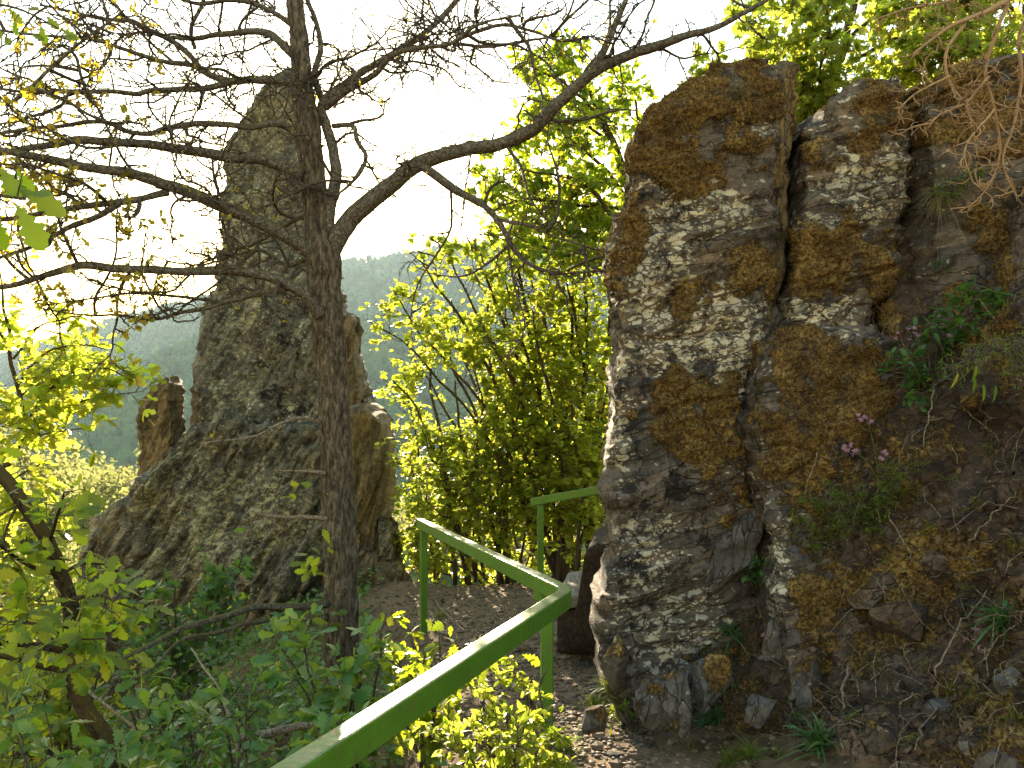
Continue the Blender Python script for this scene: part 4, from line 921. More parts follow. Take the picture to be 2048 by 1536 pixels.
# ------------------------------------------------------------------ leafy trees behind the slabs
def leafy_tree(name, label, base, trunk, limbs, seed, shape, lm, spacing, tlen, leaves, lsize, parts=200, low=None, flat=0.5, out=None, sub=3.5):
    b = P(*base); root = empty(name, b, label, 'tree'); pl = Plant(seed)
    pts, rad = limb(trunk, 40, 0.02, seed); V, F = bark_tube(pts, rad, 16, 0.006, 40.0, seed); obj('trunk', V, F, M['hazel_stem'], root)
    for i, c in enumerate(limbs):
        pts, rad = limb(c, 26, 0.03, seed + i); V, F = tube(pts, rad, 8); obj('limb', V, F, M['hazel_stem'], root)
        pl.sprout(pts, 0.006, spacing, tlen, sub, 0.5, leaves, lsize, kink=0.2, up=0.03, start=0.12, tw_r=0.0045, flat=flat, out=out)
    pl.finish(root, shape, lm, 'hazel_stem', parts=parts, minpx=12, low=low)
    return root
leafy_tree('oak_tree', 'leafy green oak rising between the bare oak and the big slab', (1330, 1200, 9.4),
    [(1330, 1260, 9.4, 30), (1310, 900, 9.4, 26), (1290, 600, 9.4, 24), (1262, 400, 9.4, 20), (1215, 260, 9.4, 15), (1160, 150, 9.5, 9), (1100, 70, 9.5, 4)],
    [[(1290, 560, 9.4, 12), (1230, 440, 9.2, 10), (1180, 380, 9.1, 8), (1110, 350, 9.0, 6), (1040, 340, 9.0, 4)], [(1270, 420, 9.4, 10), (1200, 330, 9.2, 8), (1130, 270, 9.1, 6), (1050, 220, 9.1, 4)],
     [(1230, 290, 9.4, 10), (1190, 220, 9.3, 8), (1130, 170, 9.2, 6), (1060, 130, 9.2, 4)], [(1180, 180, 9.5, 7), (1130, 120, 9.5, 5), (1090, 80, 9.5, 3)],
     [(1290, 600, 9.4, 10), (1200, 540, 9.0, 8), (1100, 500, 9.0, 6), (1020, 470, 9.0, 3)], [(1270, 430, 9.4, 8), (1280, 300, 9.5, 6), (1270, 210, 9.6, 5), (1240, 150, 9.6, 3)], [(1290, 520, 9.4, 8), (1170, 470, 9.6, 6), (1080, 430, 9.8, 4), (970, 370, 9.8, 3)], [(1260, 420, 9.4, 8), (1160, 410, 9.3, 6), (1060, 400, 9.2, 4), (970, 420, 9.2, 3)], [(1280, 480, 9.4, 8), (1150, 440, 9.8, 6), (1050, 460, 9.9, 4), (960, 470, 9.9, 3)], [(1230, 290, 9.4, 8), (1150, 240, 9.6, 6), (1080, 260, 9.7, 4), (1020, 290, 9.7, 3)]],
    41, 'oak', 'oakleaf', 0.050, 0.56, 7.0, 0.105, 260, 'oak_low', 0.4)
leafy_tree('maple_tree', 'yellow-green maple with broad leaves above the big slab, upper right', (1640, 700, 8.4),
    [(1660, 900, 8.4, 34), (1640, 500, 8.4, 30), (1640, 260, 8.4, 26), (1680, 120, 8.4, 18), (1720, -40, 8.4, 12), (1740, -160, 8.4, 5)],
    [[(1640, 300, 8.4, 12), (1590, 180, 8.1, 9), (1540, 100, 7.9, 7), (1490, 40, 7.8, 4)], [(1640, 280, 8.4, 12), (1560, 220, 8.2, 9), (1460, 190, 8.1, 6), (1390, 160, 8.1, 3)], [(1660, 200, 8.4, 12), (1600, 80, 8.2, 8), (1560, -10, 8.1, 5), (1520, -70, 8.1, 3)],
     [(1680, 140, 8.4, 10), (1760, 90, 8.1, 8), (1830, 60, 7.9, 6), (1900, 50, 7.8, 3)], [(1690, 90, 8.4, 10), (1760, 20, 8.2, 7), (1840, -20, 8.1, 5), (1920, -50, 8.1, 3)], [(1640, 330, 8.4, 10), (1700, 220, 8.0, 8), (1780, 160, 7.8, 6), (1860, 130, 7.7, 3)],
     [(1650, 240, 8.4, 8), (1640, 140, 7.8, 6), (1660, 60, 7.6, 5), (1650, -30, 7.5, 3)], [(1650, 330, 8.4, 8), (1625, 240, 8.2, 6), (1610, 180, 8.2, 4)]],
    42, 'maple', 'maple', 0.048, 0.50, 6.5, 0.13, 300, None, 0.4)
leafy_tree('maple_tree', 'yellow-green maple crown at the top right corner behind the dry twigs', (2050, 600, 8.0),
    [(2120, 900, 8.0, 34), (2090, 400, 8.0, 28), (2060, 120, 8.0, 20), (2050, -60, 8.0, 12), (2050, -180, 8, 5)],
    [[(2080, 260, 8.0, 12), (1990, 130, 7.7, 9), (1920, 70, 7.5, 6), (1850, 30, 7.4, 3)], [(2070, 160, 8.0, 12), (1980, 50, 7.8, 8), (1900, -10, 7.7, 5), (1830, -50, 7.6, 3)], [(2060, 60, 8.0, 10), (2000, -20, 7.8, 7), (1950, -70, 7.6, 4)],
     [(2090, 330, 8.0, 10), (2000, 200, 7.6, 8), (1930, 130, 7.4, 5), (1860, 110, 7.4, 3)], [(2070, 200, 8.0, 10), (2120, 80, 7.7, 8), (2180, 0, 7.6, 4)]],
    43, 'maple', 'maple', 0.048, 0.50, 6.5, 0.13, 260, None, 0.4)

# ------------------------------------------------------------------ sunlit trees on the slope below, left
r_ = np.random.default_rng(51)
M['valley_leaf'] = mat_leaf('valley_leaf', [G(.12,.14,.05), G(.16,.17,.06), G(.20,.20,.075)], 0.45, [G(.30,.33,.10), G(.38,.38,.12), G(.46,.43,.15)], 0.1, 0.8)
protos = []
for v in range(3):
    r2 = np.random.default_rng(60 + v); n = 2600
    cl = r2.normal(size=(34, 3)); cl /= np.linalg.norm(cl, axis=1)[:, None]; cl = cl * r2.uniform(0.45, 0.85, (34, 1)) * [1, 1, 0.85]
    c = cl[r2.integers(0, 34, n)]; dd = r2.normal(size=(n, 3)); dd /= np.linalg.norm(dd, axis=1)[:, None]; p = c + dd * r2.uniform(0.2, 0.36, (n, 1))
    nrm = dd + r2.normal(0, .6, (n, 3)); t1 = np.cross(nrm, r2.normal(size=(n, 3))); t1 /= np.linalg.norm(t1, axis=1)[:, None]; t2 = np.cross(nrm, t1); t2 /= np.linalg.norm(t2, axis=1)[:, None]
    s_ = r2.uniform(.03, .06, (n, 1)); V = np.stack([p - t1 * s_, p + t2 * s_ * .7, p + t1 * s_, p - t2 * s_ * .7], 1).reshape(-1, 3)
    cm = mesh('crown', V, np.arange(4 * n).reshape(-1, 4), False); cm.materials.append(M['valley_leaf'])
    tv, tf = tube([[0, 0, -1.9], [0.03, 0, -1.2], [0, .02, -.5], [0, 0, .3]], [.09, .075, .06, .02], 7); tm = mesh('trunk', tv, tf); tm.materials.append(M['hazel_stem'])
    protos.append((cm, tm))
spots = []
for k_ in range(44):
    px = r_.uniform(-90, 360); yv = r_.uniform(62, 175); a_ = (px - 1024) / FPX
    spots.append((a_, yv, r_.uniform(4.4, 6.6)))
for k_ in range(26):
    px = r_.uniform(-900, 240); yv = r_.uniform(26, 62); spots.append(((px - 1024) / FPX, yv, r_.uniform(2.2, 3.4)))
for k_ in range(14):
    px = r_.uniform(700, 1250); yv = r_.uniform(70, 170); spots.append(((px - 1024) / FPX, yv, r_.uniform(3.4, 5.0)))
for k_, (a_, yv, R0) in enumerate(spots):
    zb = hill_z(np.array([a_]), np.array([yv]))[0]
    o = empty('valley_tree', (a_ * yv, yv, zb), 'sunlit yellow-green tree in the wood on the slope below', 'tree', 'sunlit trees on the slope below')
    cm, tm = protos[k_ % 3]
    for nm, me in (('trunk', tm), ('crown', cm)):
        c = bpy.data.objects.new(nm, me); COL.objects.link(c); c.parent = o; c.location = (0, 0, R0 * 1.5); c.scale = (R0, R0, R0 * r_.uniform(.85, 1.1)); c.rotation_euler = (0, 0, r_.uniform(0, 6.28))
# ------------------------------------------------------------------ where a line of sight meets rock or ground (used to set plants down on it)
from mathutils.bvhtree import BVHTree
def _collect():
    vs_, fs_, n0 = [], [], 0
    for o in list(bpy.data.objects):
        if o.type != 'MESH': continue
        r = o
        while r.parent is not None: r = r.parent
        if not (r.name.startswith('standing_rock') or r.name in ('rocky_bank', 'ground')) or o.name.startswith('moss'): continue
        me = o.data; v = np.empty(len(me.vertices) * 3, np.float32); me.vertices.foreach_get('co', v)
        li = np.empty(len(me.loops), np.int32); me.loops.foreach_get('vertex_index', li); st = np.empty(len(me.polygons), np.int32); me.polygons.foreach_get('loop_start', st)
        vs_.append(v.reshape(-1, 3)); fs_ += [(li[a:b] + n0).tolist() for a, b in zip(st, list(st[1:]) + [len(li)])]; n0 += len(me.vertices)
    return BVHTree.FromPolygons(np.vstack(vs_).tolist(), fs_)
_bvh = _collect()
def hit(px, py, lift=0.0):
    dr = Vector(P(px, py, 1.0)) - Vector((0, 0, CZ)); dr.normalize(); h = _bvh.ray_cast(Vector((0, 0, CZ)), dr)
    if h[0] is None: return P(px, py, 5.0), np.array([0, -1.0, 0])
    n = np.array(h[1]); n = n if np.dot(n, np.array(dr)) < 0 else -n
    return np.array(h[0]) + n * lift, n

# dry stalks and rootlets on the bank: countless
r_ = np.random.default_rng(75); mb = MB(); ok = np.where((PIX(BANKV)[0] > 1580) & (PIX(BANKV)[0] < 2250) & (PIX(BANKV)[1] > 620))[0]
for i in r_.choice(ok, 420):
    b = BANKV[i]; n_ = BANKN[i]; d = n_ * .25 + r_.normal(0, 1, 3); d /= np.linalg.norm(d); l = r_.uniform(.06, .32); t = np.linspace(0, 1, 6)[:, None]
    V, F = tube(b + d * l * t * .9 + n_ * (.012 + .05 * np.sin(t * 3)) + r_.normal(0, .006, (6, 3)), np.linspace(.0026, .001, 6) * r_.uniform(.6, 1.5), 3, cap=False); mb.add(V, F)
tag(mb.build('dry_stalks', M['dead']), 'tangle of thin dry stalks and rootlets on the bank', 'dry stalks', kind='stuff')

# ------------------------------------------------------------------ green steel handrails
k = NT('green_paint'); p = k.pos()
nz = k.n('SeparateXYZ'); k.set(nz.inputs[0], k.n('NewGeometry').outputs['Normal'])
upf = k.ramp(nz.outputs[2], [(0.55, 0.0), (0.9, 1.0)])
c = k.ramp(k.noise(p, 6, 5, 0.6), [(0.3, (0.052, 0.140, 0.005)), (0.7, (0.078, 0.180, 0.008))])
chip = k.math('MAXIMUM', k.ramp(k.noise(p, 60, 6, 0.75), [(0.565, 0.0), (0.595, 1.0)]), k.ramp(k.noise(p, 19, 7, 0.75), [(0.575, 0.0), (0.595, 1.0)]))
wear = k.math('MULTIPLY', upf, k.ramp(k.noise(p, 12, 5, 0.7), [(0.38, 0.15), (0.62, 0.9)]))
c = k.mix(k.math('MULTIPLY', wear, 0.7), c, (0.20, 0.185, 0.11))
c = k.mix(k.math('MULTIPLY', chip, k.math('ADD', 0.55, wear, clamp=True)), c, (0.12, 0.065, 0.032))
c = k.mix(k.ramp(k.noise(k.pos((1, 1, 0.3)), 30, 4, 0.7), [(0.62, 0.0), (0.74, 0.5)]), c, (0.035, 0.055, 0.02))
M['paint'] = k.base(c, k.ramp(k.noise(p, 45, 4, 0.6), [(0.35, 0.32), (0.7, 0.62)]), k.bump(k.noise(p, 70, 4, 0.6), 0.12, 0.004), 0.5)
M['steel'] = mat_simple('bolt_steel', (0.20, 0.20, 0.19), (0.38, 0.36, 0.33), 60, 0.45, 0.2, 0.6)
def bar(pts, w_, h_, bev=0.008):
    """rectangular bar swept along a line, standing upright, edges bevelled; pts run along its top"""
    pts = np.asarray(pts, float); n = len(pts); t = np.gradient(pts, axis=0)
    sd = np.stack([t[:, 1], -t[:, 0], 0 * t[:, 0]], 1); sd /= np.linalg.norm(sd, axis=1)[:, None]
    prof = [(-w_/2, -bev), (-w_/2 + bev * .3, -bev * .3), (-w_/2 + bev, 0), (w_/2 - bev, 0), (w_/2 - bev * .3, -bev * .3), (w_/2, -bev), (w_/2, -h_ + bev), (w_/2 - bev, -h_), (-w_/2 + bev, -h_), (-w_/2, -h_ + bev)]
    m = len(prof); V = np.stack([pts + sd * a + [0, 0, b] for a, b in prof], 1).reshape(-1, 3)
    i = np.arange(n - 1)[:, None]; j = np.arange(m)[None]; j2 = (j + 1) % m
    Q = np.stack([i * m + j, i * m + j2, (i + 1) * m + j2, (i + 1) * m + j], -1).reshape(-1, 4)
    c0 = [[0, a, a + 1] for a in range(1, m - 1)]; c1 = [[(n - 1) * m, (n - 1) * m + a + 1, (n - 1) * m + a] for a in range(1, m - 1)]
    return V, [np.array(c0 + c1), Q]
def post(parent, top, zb, w_=0.062, t_=0.062, rz=0.0, name='post'):
    c, s = math.cos(rz), math.sin(rz); b = 0.006
    ring = [(-w_/2, -t_/2 + b), (-w_/2 + b, -t_/2), (w_/2 - b, -t_/2), (w_/2, -t_/2 + b), (w_/2, t_/2 - b), (w_/2 - b, t_/2), (-w_/2 + b, t_/2), (-w_/2, t_/2 - b)]
    R_ = np.array([[x * c - y * s, x * s + y * c] for x, y in ring]); V = []
    for z in (zb, top[2]): V += [[top[0] + x, top[1] + y, z] for x, y in R_]
    Q = np.array([[i, (i + 1) % 8, 8 + (i + 1) % 8, 8 + i] for i in range(8)]); T = np.array([[0, a + 1, a] for a in range(1, 7)] + [[8, 8 + a, 8 + a + 1] for a in range(1, 7)])
    return obj(name, np.array(V), [T, Q], M['paint'], parent, smooth=False)
A_ = P(840, 1037, 7.45); B_ = P(1136, 1176, 3.98); C_ = P(590, 1522, 1.84); C2 = C_ + (C_ - B_) / np.linalg.norm(C_ - B_) * 1.9
u1 = (A_ - B_) / np.linalg.norm(A_ - B_); u2 = (C_ - B_) / np.linalg.norm(C_ - B_); rc = 0.10
arc = [B_ + u1 * rc * (1 - s) ** 2 + u2 * rc * s ** 2 for s in np.linspace(0, 1, 9)]
line = [A_, A_ * .75 + B_ * .25, A_ * .5 + B_ * .5, A_ * .2 + B_ * .8] + arc + [B_ * .7 + C_ * .3, B_ * .35 + C_ * .65, C_, C2]
line = np.array(line); line[:, 2] += 0.0
HR = empty('handrail', (B_[0], B_[1], ground_z(B_[0], B_[1]).item() - .05), 'green painted steel handrail bending sharply in the foreground above the leaves', 'handrail')
V, F = bar(line, 0.068, 0.088); rl_ = obj('rail', V, F, M['paint'], HR, smooth=False)
pa = A_ + (B_ - A_) * 0.045 - [0, 0, 0.09]; post(HR, pa, ground_z(pa[0], pa[1]).item() - 0.25, rz=math.atan2(u1[1], u1[0]))
pb = B_ + u1 * 0.30 - [0, 0, 0.09]; pb[0] -= 0.0; post(HR, pb, ground_z(pb[0], pb[1]).item() - 0.25, 0.064, 0.05, rz=0.1)
pc = C2 - u2 * 0.15 - [0, 0, 0.09]; post(HR, pc, ground_z(pc[0], pc[1]).item() - 0.25, rz=0.4)
br = pb + [0.0, 0, 0.0]; V, F = bar(np.array([pb + u1 * 0.02 + [0, 0, .0], pb + u1 * 0.16 + [0, 0, 0.0]]), 0.04, 0.05, .004); obj('bracket', V, F, M['paint'], HR, smooth=False)
for t_, s_ in ((0.30, -.016), (0.42, .012), (0.62, 0.0)):
    q = B_ + u1 * t_; an = np.arange(8) * np.pi / 4; sdv = np.array([u1[1], -u1[0], 0])
    ring = [q + sdv * s_ + [0.009 * math.cos(a), 0.009 * math.sin(a), 0.0] for a in an] + [q + sdv * s_ + [0.006 * math.cos(a), 0.006 * math.sin(a), 0.007] for a in an]
    obj('bolt', np.array(ring), [np.array([[i, (i + 1) % 8, 8 + (i + 1) % 8, 8 + i] for i in range(8)]), np.array([[8, 8 + a, 9 + a] for a in range(1, 7)])], M['steel'], HR, smooth=False)
A2 = P(1064, 996, 8.4); B2 = P(1330, 947, 7.6)
H2 = empty('handrail', (A2[0], A2[1], ground_z(A2[0], A2[1]).item()), 'short green handrail in the distance, running behind the big slab', 'handrail')
V, F = bar(np.array([A2, A2 * .6 + B2 * .4, B2]), 0.068, 0.085); obj('rail', V, F, M['paint'], H2, smooth=False)
for f in (0.07, 0.93):
    q = A2 * (1 - f) + B2 * f - [0, 0, .088]; post(H2, q, ground_z(q[0], q[1]).item() - 0.25, 0.064, 0.064)
# thin pale cable hanging from the far post
cb = smooth_poly(PV([(866, 1192, 7.2), (880, 1215, 7.0), (905, 1240, 6.8), (930, 1262, 6.5)]), 20); V, F = tube(cb, np.full(20, .004), 6)
tag(obj('wire', V, F, M['dead']), 'thin pale wire curving down from the far green post', 'wire')

# ------------------------------------------------------------------ rustic bench hewn from a log, half behind the slab
k = NT('bench_wood'); p = k.pos((1, 0.12, 1)); n_ = k.noise(p, 26, 6, 0.7)
c = k.ramp(n_, [(0.3, (0.016, 0.010, 0.007)), (0.55, (0.050, 0.032, 0.021)), (0.75, (0.10, 0.068, 0.045))]); M['bench'] = k.base(c, 0.85, k.bump(n_, 0.8, 0.02), 0.2)
k = NT('seat_wood'); p = k.pos((1, 0.10, 1)); n_ = k.noise(p, 40, 6, 0.7)
c = k.ramp(n_, [(0.32, (0.06, 0.045, 0.034)), (0.5, (0.20, 0.165, 0.13)), (0.72, (0.34, 0.29, 0.23))]); M['seat'] = k.base(c, 0.8, k.bump(n_, 0.8, 0.015), 0.25)
def hewn(name, prof, d0, d1, mat, parent, seed, amp=0.012):
    """profile in photo positions at distance d0, run back to d1 with worn, uneven surfaces"""
    pr = np.array([P(x, y, d0) for x, y in prof]); m0 = len(pr)
    fine = [];
    for i in range(m0):
        a, b = pr[i], pr[(i + 1) % m0]
        for t in np.linspace(0, 1, 7)[:-1]: fine.append(a * (1 - t) + b * t)
    fine = np.array(fine); m = len(fine); nseg = 26; dy = np.linspace(0, d1 - d0, nseg)
    V = np.concatenate([fine + [0.18 * y_, y_, 0] for y_ in dy]); cen0 = fine.mean(0)
    caps = [fine * f + cen0 * (1 - f) for f in (.75, .5, .25)]
    i = np.arange(nseg - 1)[:, None]; j = np.arange(m)[None]; j2 = (j + 1) % m
    Q = np.stack([i * m + j, i * m + j2, (i + 1) * m + j2, (i + 1) * m + j], -1).reshape(-1, 4); n0 = len(V)
    V = np.vstack([V] + caps + [cen0[None]]); rings = [np.arange(m)] + [n0 + s * m + np.arange(m) for s in range(3)]
    for a, b in zip(rings[:-1], rings[1:]): Q = np.vstack([Q, np.stack([b, np.roll(b, -1), np.roll(a, -1), a], 1)])
    T = np.stack([rings[-1], np.full(m, len(V) - 1), np.roll(rings[-1], -1)], 1)
    q = V * [7, 1.6, 7] + seed
    V = V + np.stack([noise(q), noise(q + 5) * 1.2, noise(q + 9)], 1) * amp + np.stack([noise(V * 30), noise(V * 30 + 3), noise(V * 30 + 6)], 1) * amp * .3
    return obj(name, V, [T, Q], M[mat], parent)
BE = empty('log_bench', P(1165, 1305, 6.2), 'dark rustic bench hewn from a log, tucked behind the big slab', 'bench')
hewn('base', [(1116, 1306), (1112, 1222), (1240, 1214), (1240, 1316)], 6.2, 7.0, 'bench', BE, 1)
hewn('seat', [(1106, 1214), (1112, 1200), (1180, 1190), (1182, 1208), (1120, 1222)], 6.17, 7.05, 'seat', BE, 2)
hewn('backrest', [(1138, 1300), (1152, 1215), (1164, 1140), (1174, 1100), (1192, 1086), (1222, 1090), (1245, 1130), (1245, 1310)], 6.12, 6.9, 'bench', BE, 3, 0.016)

# ------------------------------------------------------------------ stones at the foot of the slab, on the path and on the bank
for i, (x, y, d, sx, sz, rt, mt, lb, ms) in enumerate([
    (1232, 1318, 4.42, .10, .17, .10, 'slab', 'rounded lichened block at the slab foot, nearest the bench', .2),
    (1300, 1400, 4.20, .13, .15, -.08, 'grey_rock', 'squarish grey block at the slab foot, left of the pink flower', .25),
    (1352, 1405, 4.12, .10, .16, .12, 'grey_rock', 'tall flat grey block at the slab foot below the pink flower', .3),
    (1420, 1365, 4.22, .12, .15, -.15, 'grey_rock', 'pale grey block with moss at the slab foot, below the strap-leaf tuft', .35),
    (1560, 1290, 4.45, .10, .20, .05, 'grey_rock', 'narrow blue-grey block standing in the crack between the big slabs', .15),
    (1615, 1380, 4.12, .09, .22, .04, 'grey_rock', 'narrow pale rock rib standing below the mossy bulge', .4),
    (1190, 1440, 3.9, .09, .10, .2, 'grey_rock', 'upright grey stone in the grass beside the green post', .2),
    (1520, 1420, 4.0, .08, .09, .3, 'grey_rock', 'small blue-grey stone half buried below the crack', .1),
    (1810, 1240, 3.75, .16, .14, -.3, 'bank', 'broad pinkish-grey rock face showing through moss on the bank', .05),
    (1890, 1140, 3.75, .12, .10, .5, 'bank', 'tilted rock ledge above the strap-leaf tuft on the bank', .25),
    (1760, 1180, 3.95, .09, .16, .7, 'bank', 'slanting rock splinter on the bank above the mossy rib', .2),
    (1985, 545, 3.95, .10, .10, .1, 'grey_rock', 'grey rock under the moss cap near the right edge, below the dry twigs', .35),
    (1960, 810, 3.7, .14, .11, .2, 'bank', 'dull brown rock below the hanging seed pods', .3),
    (1590, 1115, 4.42, .06, .09, .3, 'grey_rock', 'small grey splinter below the feathery green shoots', .1),
    (1880, 1420, 3.15, .10, .06, -.2, 'grey_rock', 'flat blue-grey stone on the lower bank among dead leaves', .0),
    (1750, 1470, 3.1, .06, .05, .3, 'bank', 'small tan stone among dead leaves right of the dark strap-leaf tuft', .0),
    (1950, 1490, 2.75, .05, .04, .1, 'grey_rock', 'thin flat grey stone low on the bank near the bottom right corner', .0),
    (2035, 1370, 2.85, .07, .06, -.4, 'grey_rock', 'angular grey stone at the right edge below the largest tuft', .0),
    (2010, 1530, 2.55, .12, .06, .2, 'grey_rock', 'large dark slab-like stone cut by the bottom right corner', .0)]):
    q, nn = hit(x, y); dd = min(d, q[1] + 0.02) if i > 7 else d
    if i > 7: dd = q[1] + 0.03
    boulder(x, y, dd, sx, sx * .8, sz, rt, mt, lb, 100 + i, moss=ms)
for i, (x, y, s_, lb) in enumerate([(1290, 1490, .07, 'flat sunlit stone in the middle of the path at the bottom'), (1225, 1510, .06, 'low sunlit stone at the left side of the path bottom'), (1345, 1468, .055, 'pale stone beside the bright grass at the path bottom'),
        (1160, 1330, .09, 'grey step stone in the path just beyond the green post'), (1055, 1305, .10, 'flat step stone half under the green rail'), (1120, 1290, .10, 'worn step stone at the start of the gravel'), (1020, 1330, .08, 'step stone peeping through leaves under the rail'), (1250, 1450, .06, 'small rounded stone beside the slab foot and path'), (1200, 1378, .07, 'buried stone in the shade right of the green post'),
        (1155, 1395, .05, 'small stone touching the grass by the green post')]):
    q, nn = hit(x, y); boulder(x, y, q[1], s_, s_ * .9, s_ * .45, 0.1 * (i % 3 - 1), 'grey_rock', lb, 140 + i, name='stone', moss=.05, sharp=.6)
# gravel on the path: countless
r_ = np.random.default_rng(71); n = 6500
yv = r_.uniform(2.4, 10.6, n); xv = path_x(yv) + r_.normal(0, 1, n) * np.interp(yv, [2, 5, 8, 10], [.32, .40, .75, 1.0])
R_ = r_.uniform(.006, .020, n) * np.where(r_.uniform(0, 1, n) < .06, 2.0, 1); zz = ground_z(xv, yv) + R_ * .25
V, F = scatter_blobs(np.stack([xv, yv, zz], 1), R_, ico(0), 0.6, 0.3, 8)
tag(obj('gravel', V, F, M['pebble'], smooth=False), 'loose grey gravel and chips strewn over the path', 'gravel', kind='stuff')
# dead leaves on bank and ground: countless
def litter(name, label, pts, nrm, seed, size, mat='litter', shape='oak_low'):
    r = np.random.default_rng(seed); n = len(pts); d = r.normal(size=(n, 3)); d -= nrm * np.einsum('ij,ij->i', d, nrm)[:, None] * 0.8; d /= np.linalg.norm(d, axis=1)[:, None]
    nn = nrm + r.normal(0, .5, (n, 3)); nn -= d * np.einsum('ij,ij->i', nn, d)[:, None]; nn /= np.linalg.norm(nn, axis=1)[:, None]; y_ = np.cross(nn, d); s_ = size * r.uniform(.5, 1.3, n)
    V0, F0 = LEAF[shape]; V0 = V0.copy(); V0[:, 2] += 1.1 * V0[:, 1] ** 2 + 0.25 * np.sin(V0[:, 0] * 5) * .3
    V = (np.einsum('lk,nkj->nlj', V0, np.stack([d, y_, nn], 1) * s_[:, None, None]) + (pts + nrm * .006)[:, None]).reshape(-1, 3)
    F = (F0[None] + (np.arange(n) * len(V0))[:, None, None]).reshape(-1, 3)
    return tag(obj(name, V, F, M[mat]), label, 'leaf litter', kind='stuff')
bx, by = PIX(BANKV); ok = np.where((bx > 1560) & (bx < 2300) & (by > 850))[0]; w_ = np.interp(by[ok], [850, 1050, 1536], [.15, 1, 1.3]); sel = r_.choice(ok, 1100, p=w_ / w_.sum())
litter('leaf_litter', 'curled brown dead leaves caught on the mossy bank', BANKV[sel], BANKN[sel], 81, .045)
xv = r_.uniform(-5, 2, 2600); yv = r_.uniform(2.2, 9.5, 2600); far = np.abs(xv - path_x(yv)) > .5; xv, yv = xv[far], yv[far]
litter('leaf_litter', 'brown dead leaves strewn under the bushes left of the path', np.stack([xv, yv, ground_z(xv, yv)], 1), np.tile([0, 0, 1.0], (len(xv), 1)), 82, .06)

# low ground cover on the slope left of the rail: countless
r_ = np.random.default_rng(73); n = 7000; yv = r_.uniform(2.0, 11.5, n); xv = path_x(yv) - np.interp(yv, [2, 4, 9], [.75, .75, 1.5]) - r_.gamma(1.6, 1.0, n)
kp = noise(np.stack([xv * 1.2, yv * 1.2, 0 * xv], 1)) > -.25; xv, yv = xv[kp], yv[kp]; n = len(xv); pl = Plant(74)
hh = r_.uniform(.03, .28, n)
zz = ground_z(xv, yv) + hh
pl.lp = [np.array([xv[i], yv[i], zz[i]]) for i in range(n)]; pl.ld = list(r_.normal(size=(n, 3)) * [1, 1, .3]); pl.ln = list(np.array([0, -.3, 1]) + r_.normal(0, .4, (n, 3))); pl.ls = list(r_.uniform(.04, .10, n))
p_, d_, y_, n_, z_ = pl.leaf_arrays(); V0, F0 = LEAF['oak_low']; mb = MB()
mb.add((np.einsum('lk,nkj->nlj', V0, np.stack([d_, y_, n_], 1) * z_[:, None, None]) + p_[:, None]).reshape(-1, 3), (F0[None] + (np.arange(n) * len(V0))[:, None, None]).reshape(-1, 3))
st = np.stack([p_ - [0, 0, 1] * hh[:, None] + [-.0015, 0, 0], p_ - [0, 0, 1] * hh[:, None] + [.0015, 0, 0], p_], 1).reshape(-1, 3); mb.add(st, np.arange(3 * n).reshape(-1, 3))
tag(mb.build('ground_cover', M['dusk_oak']), 'low leafy ground cover on the shaded slope left of the rail', 'ground cover', kind='stuff')

# ------------------------------------------------------------------ shrubs and saplings
def bush(name, label, cat, base, tips, seed, shape, lm, lsize, leaves, spacing=.10, tlen=.30, sub=2.0, sm='twig', w_=8, parts=120, low=None, flat=.7, kink=.2, group=None, minpx=14, arch=.12, start=.15, out=None, tw_r=.003):
    b = np.asarray(base, float); root = empty(name, b, label, cat, group); pl = Plant(seed)
    for k_, (x, y, d) in enumerate(tips):
        t = P(x, y, d); p0 = b + pl.rv(.03) * [1, 1, 0]; m = p0 * .5 + t * .5 + [0, 0, arch] + pl.rv(.05); pts = smooth_poly(np.array([p0, m, t]), 16); pts = pts + .02 * np.stack([noise(pts * 6 + k_), noise(pts * 6 + 4 + k_), noise(pts * 6 + 8)], 1)
        r0 = w_ / FPX * d / 2; pl.stems.append((pts, np.linspace(r0, r0 * .35, 16)))
        pl.sprout(pts, .004, spacing, tlen, sub, .55, leaves, lsize, kink=kink, up=.04, start=start, tw_r=tw_r, flat=flat, out=out)
    pl.finish(root, shape, lm, sm, parts=parts, low=low, minpx=minpx); return root
def gp(px, py, d): q = P(px, py, d); return np.array([q[0], q[1], ground_z(q[0], q[1]).item()])

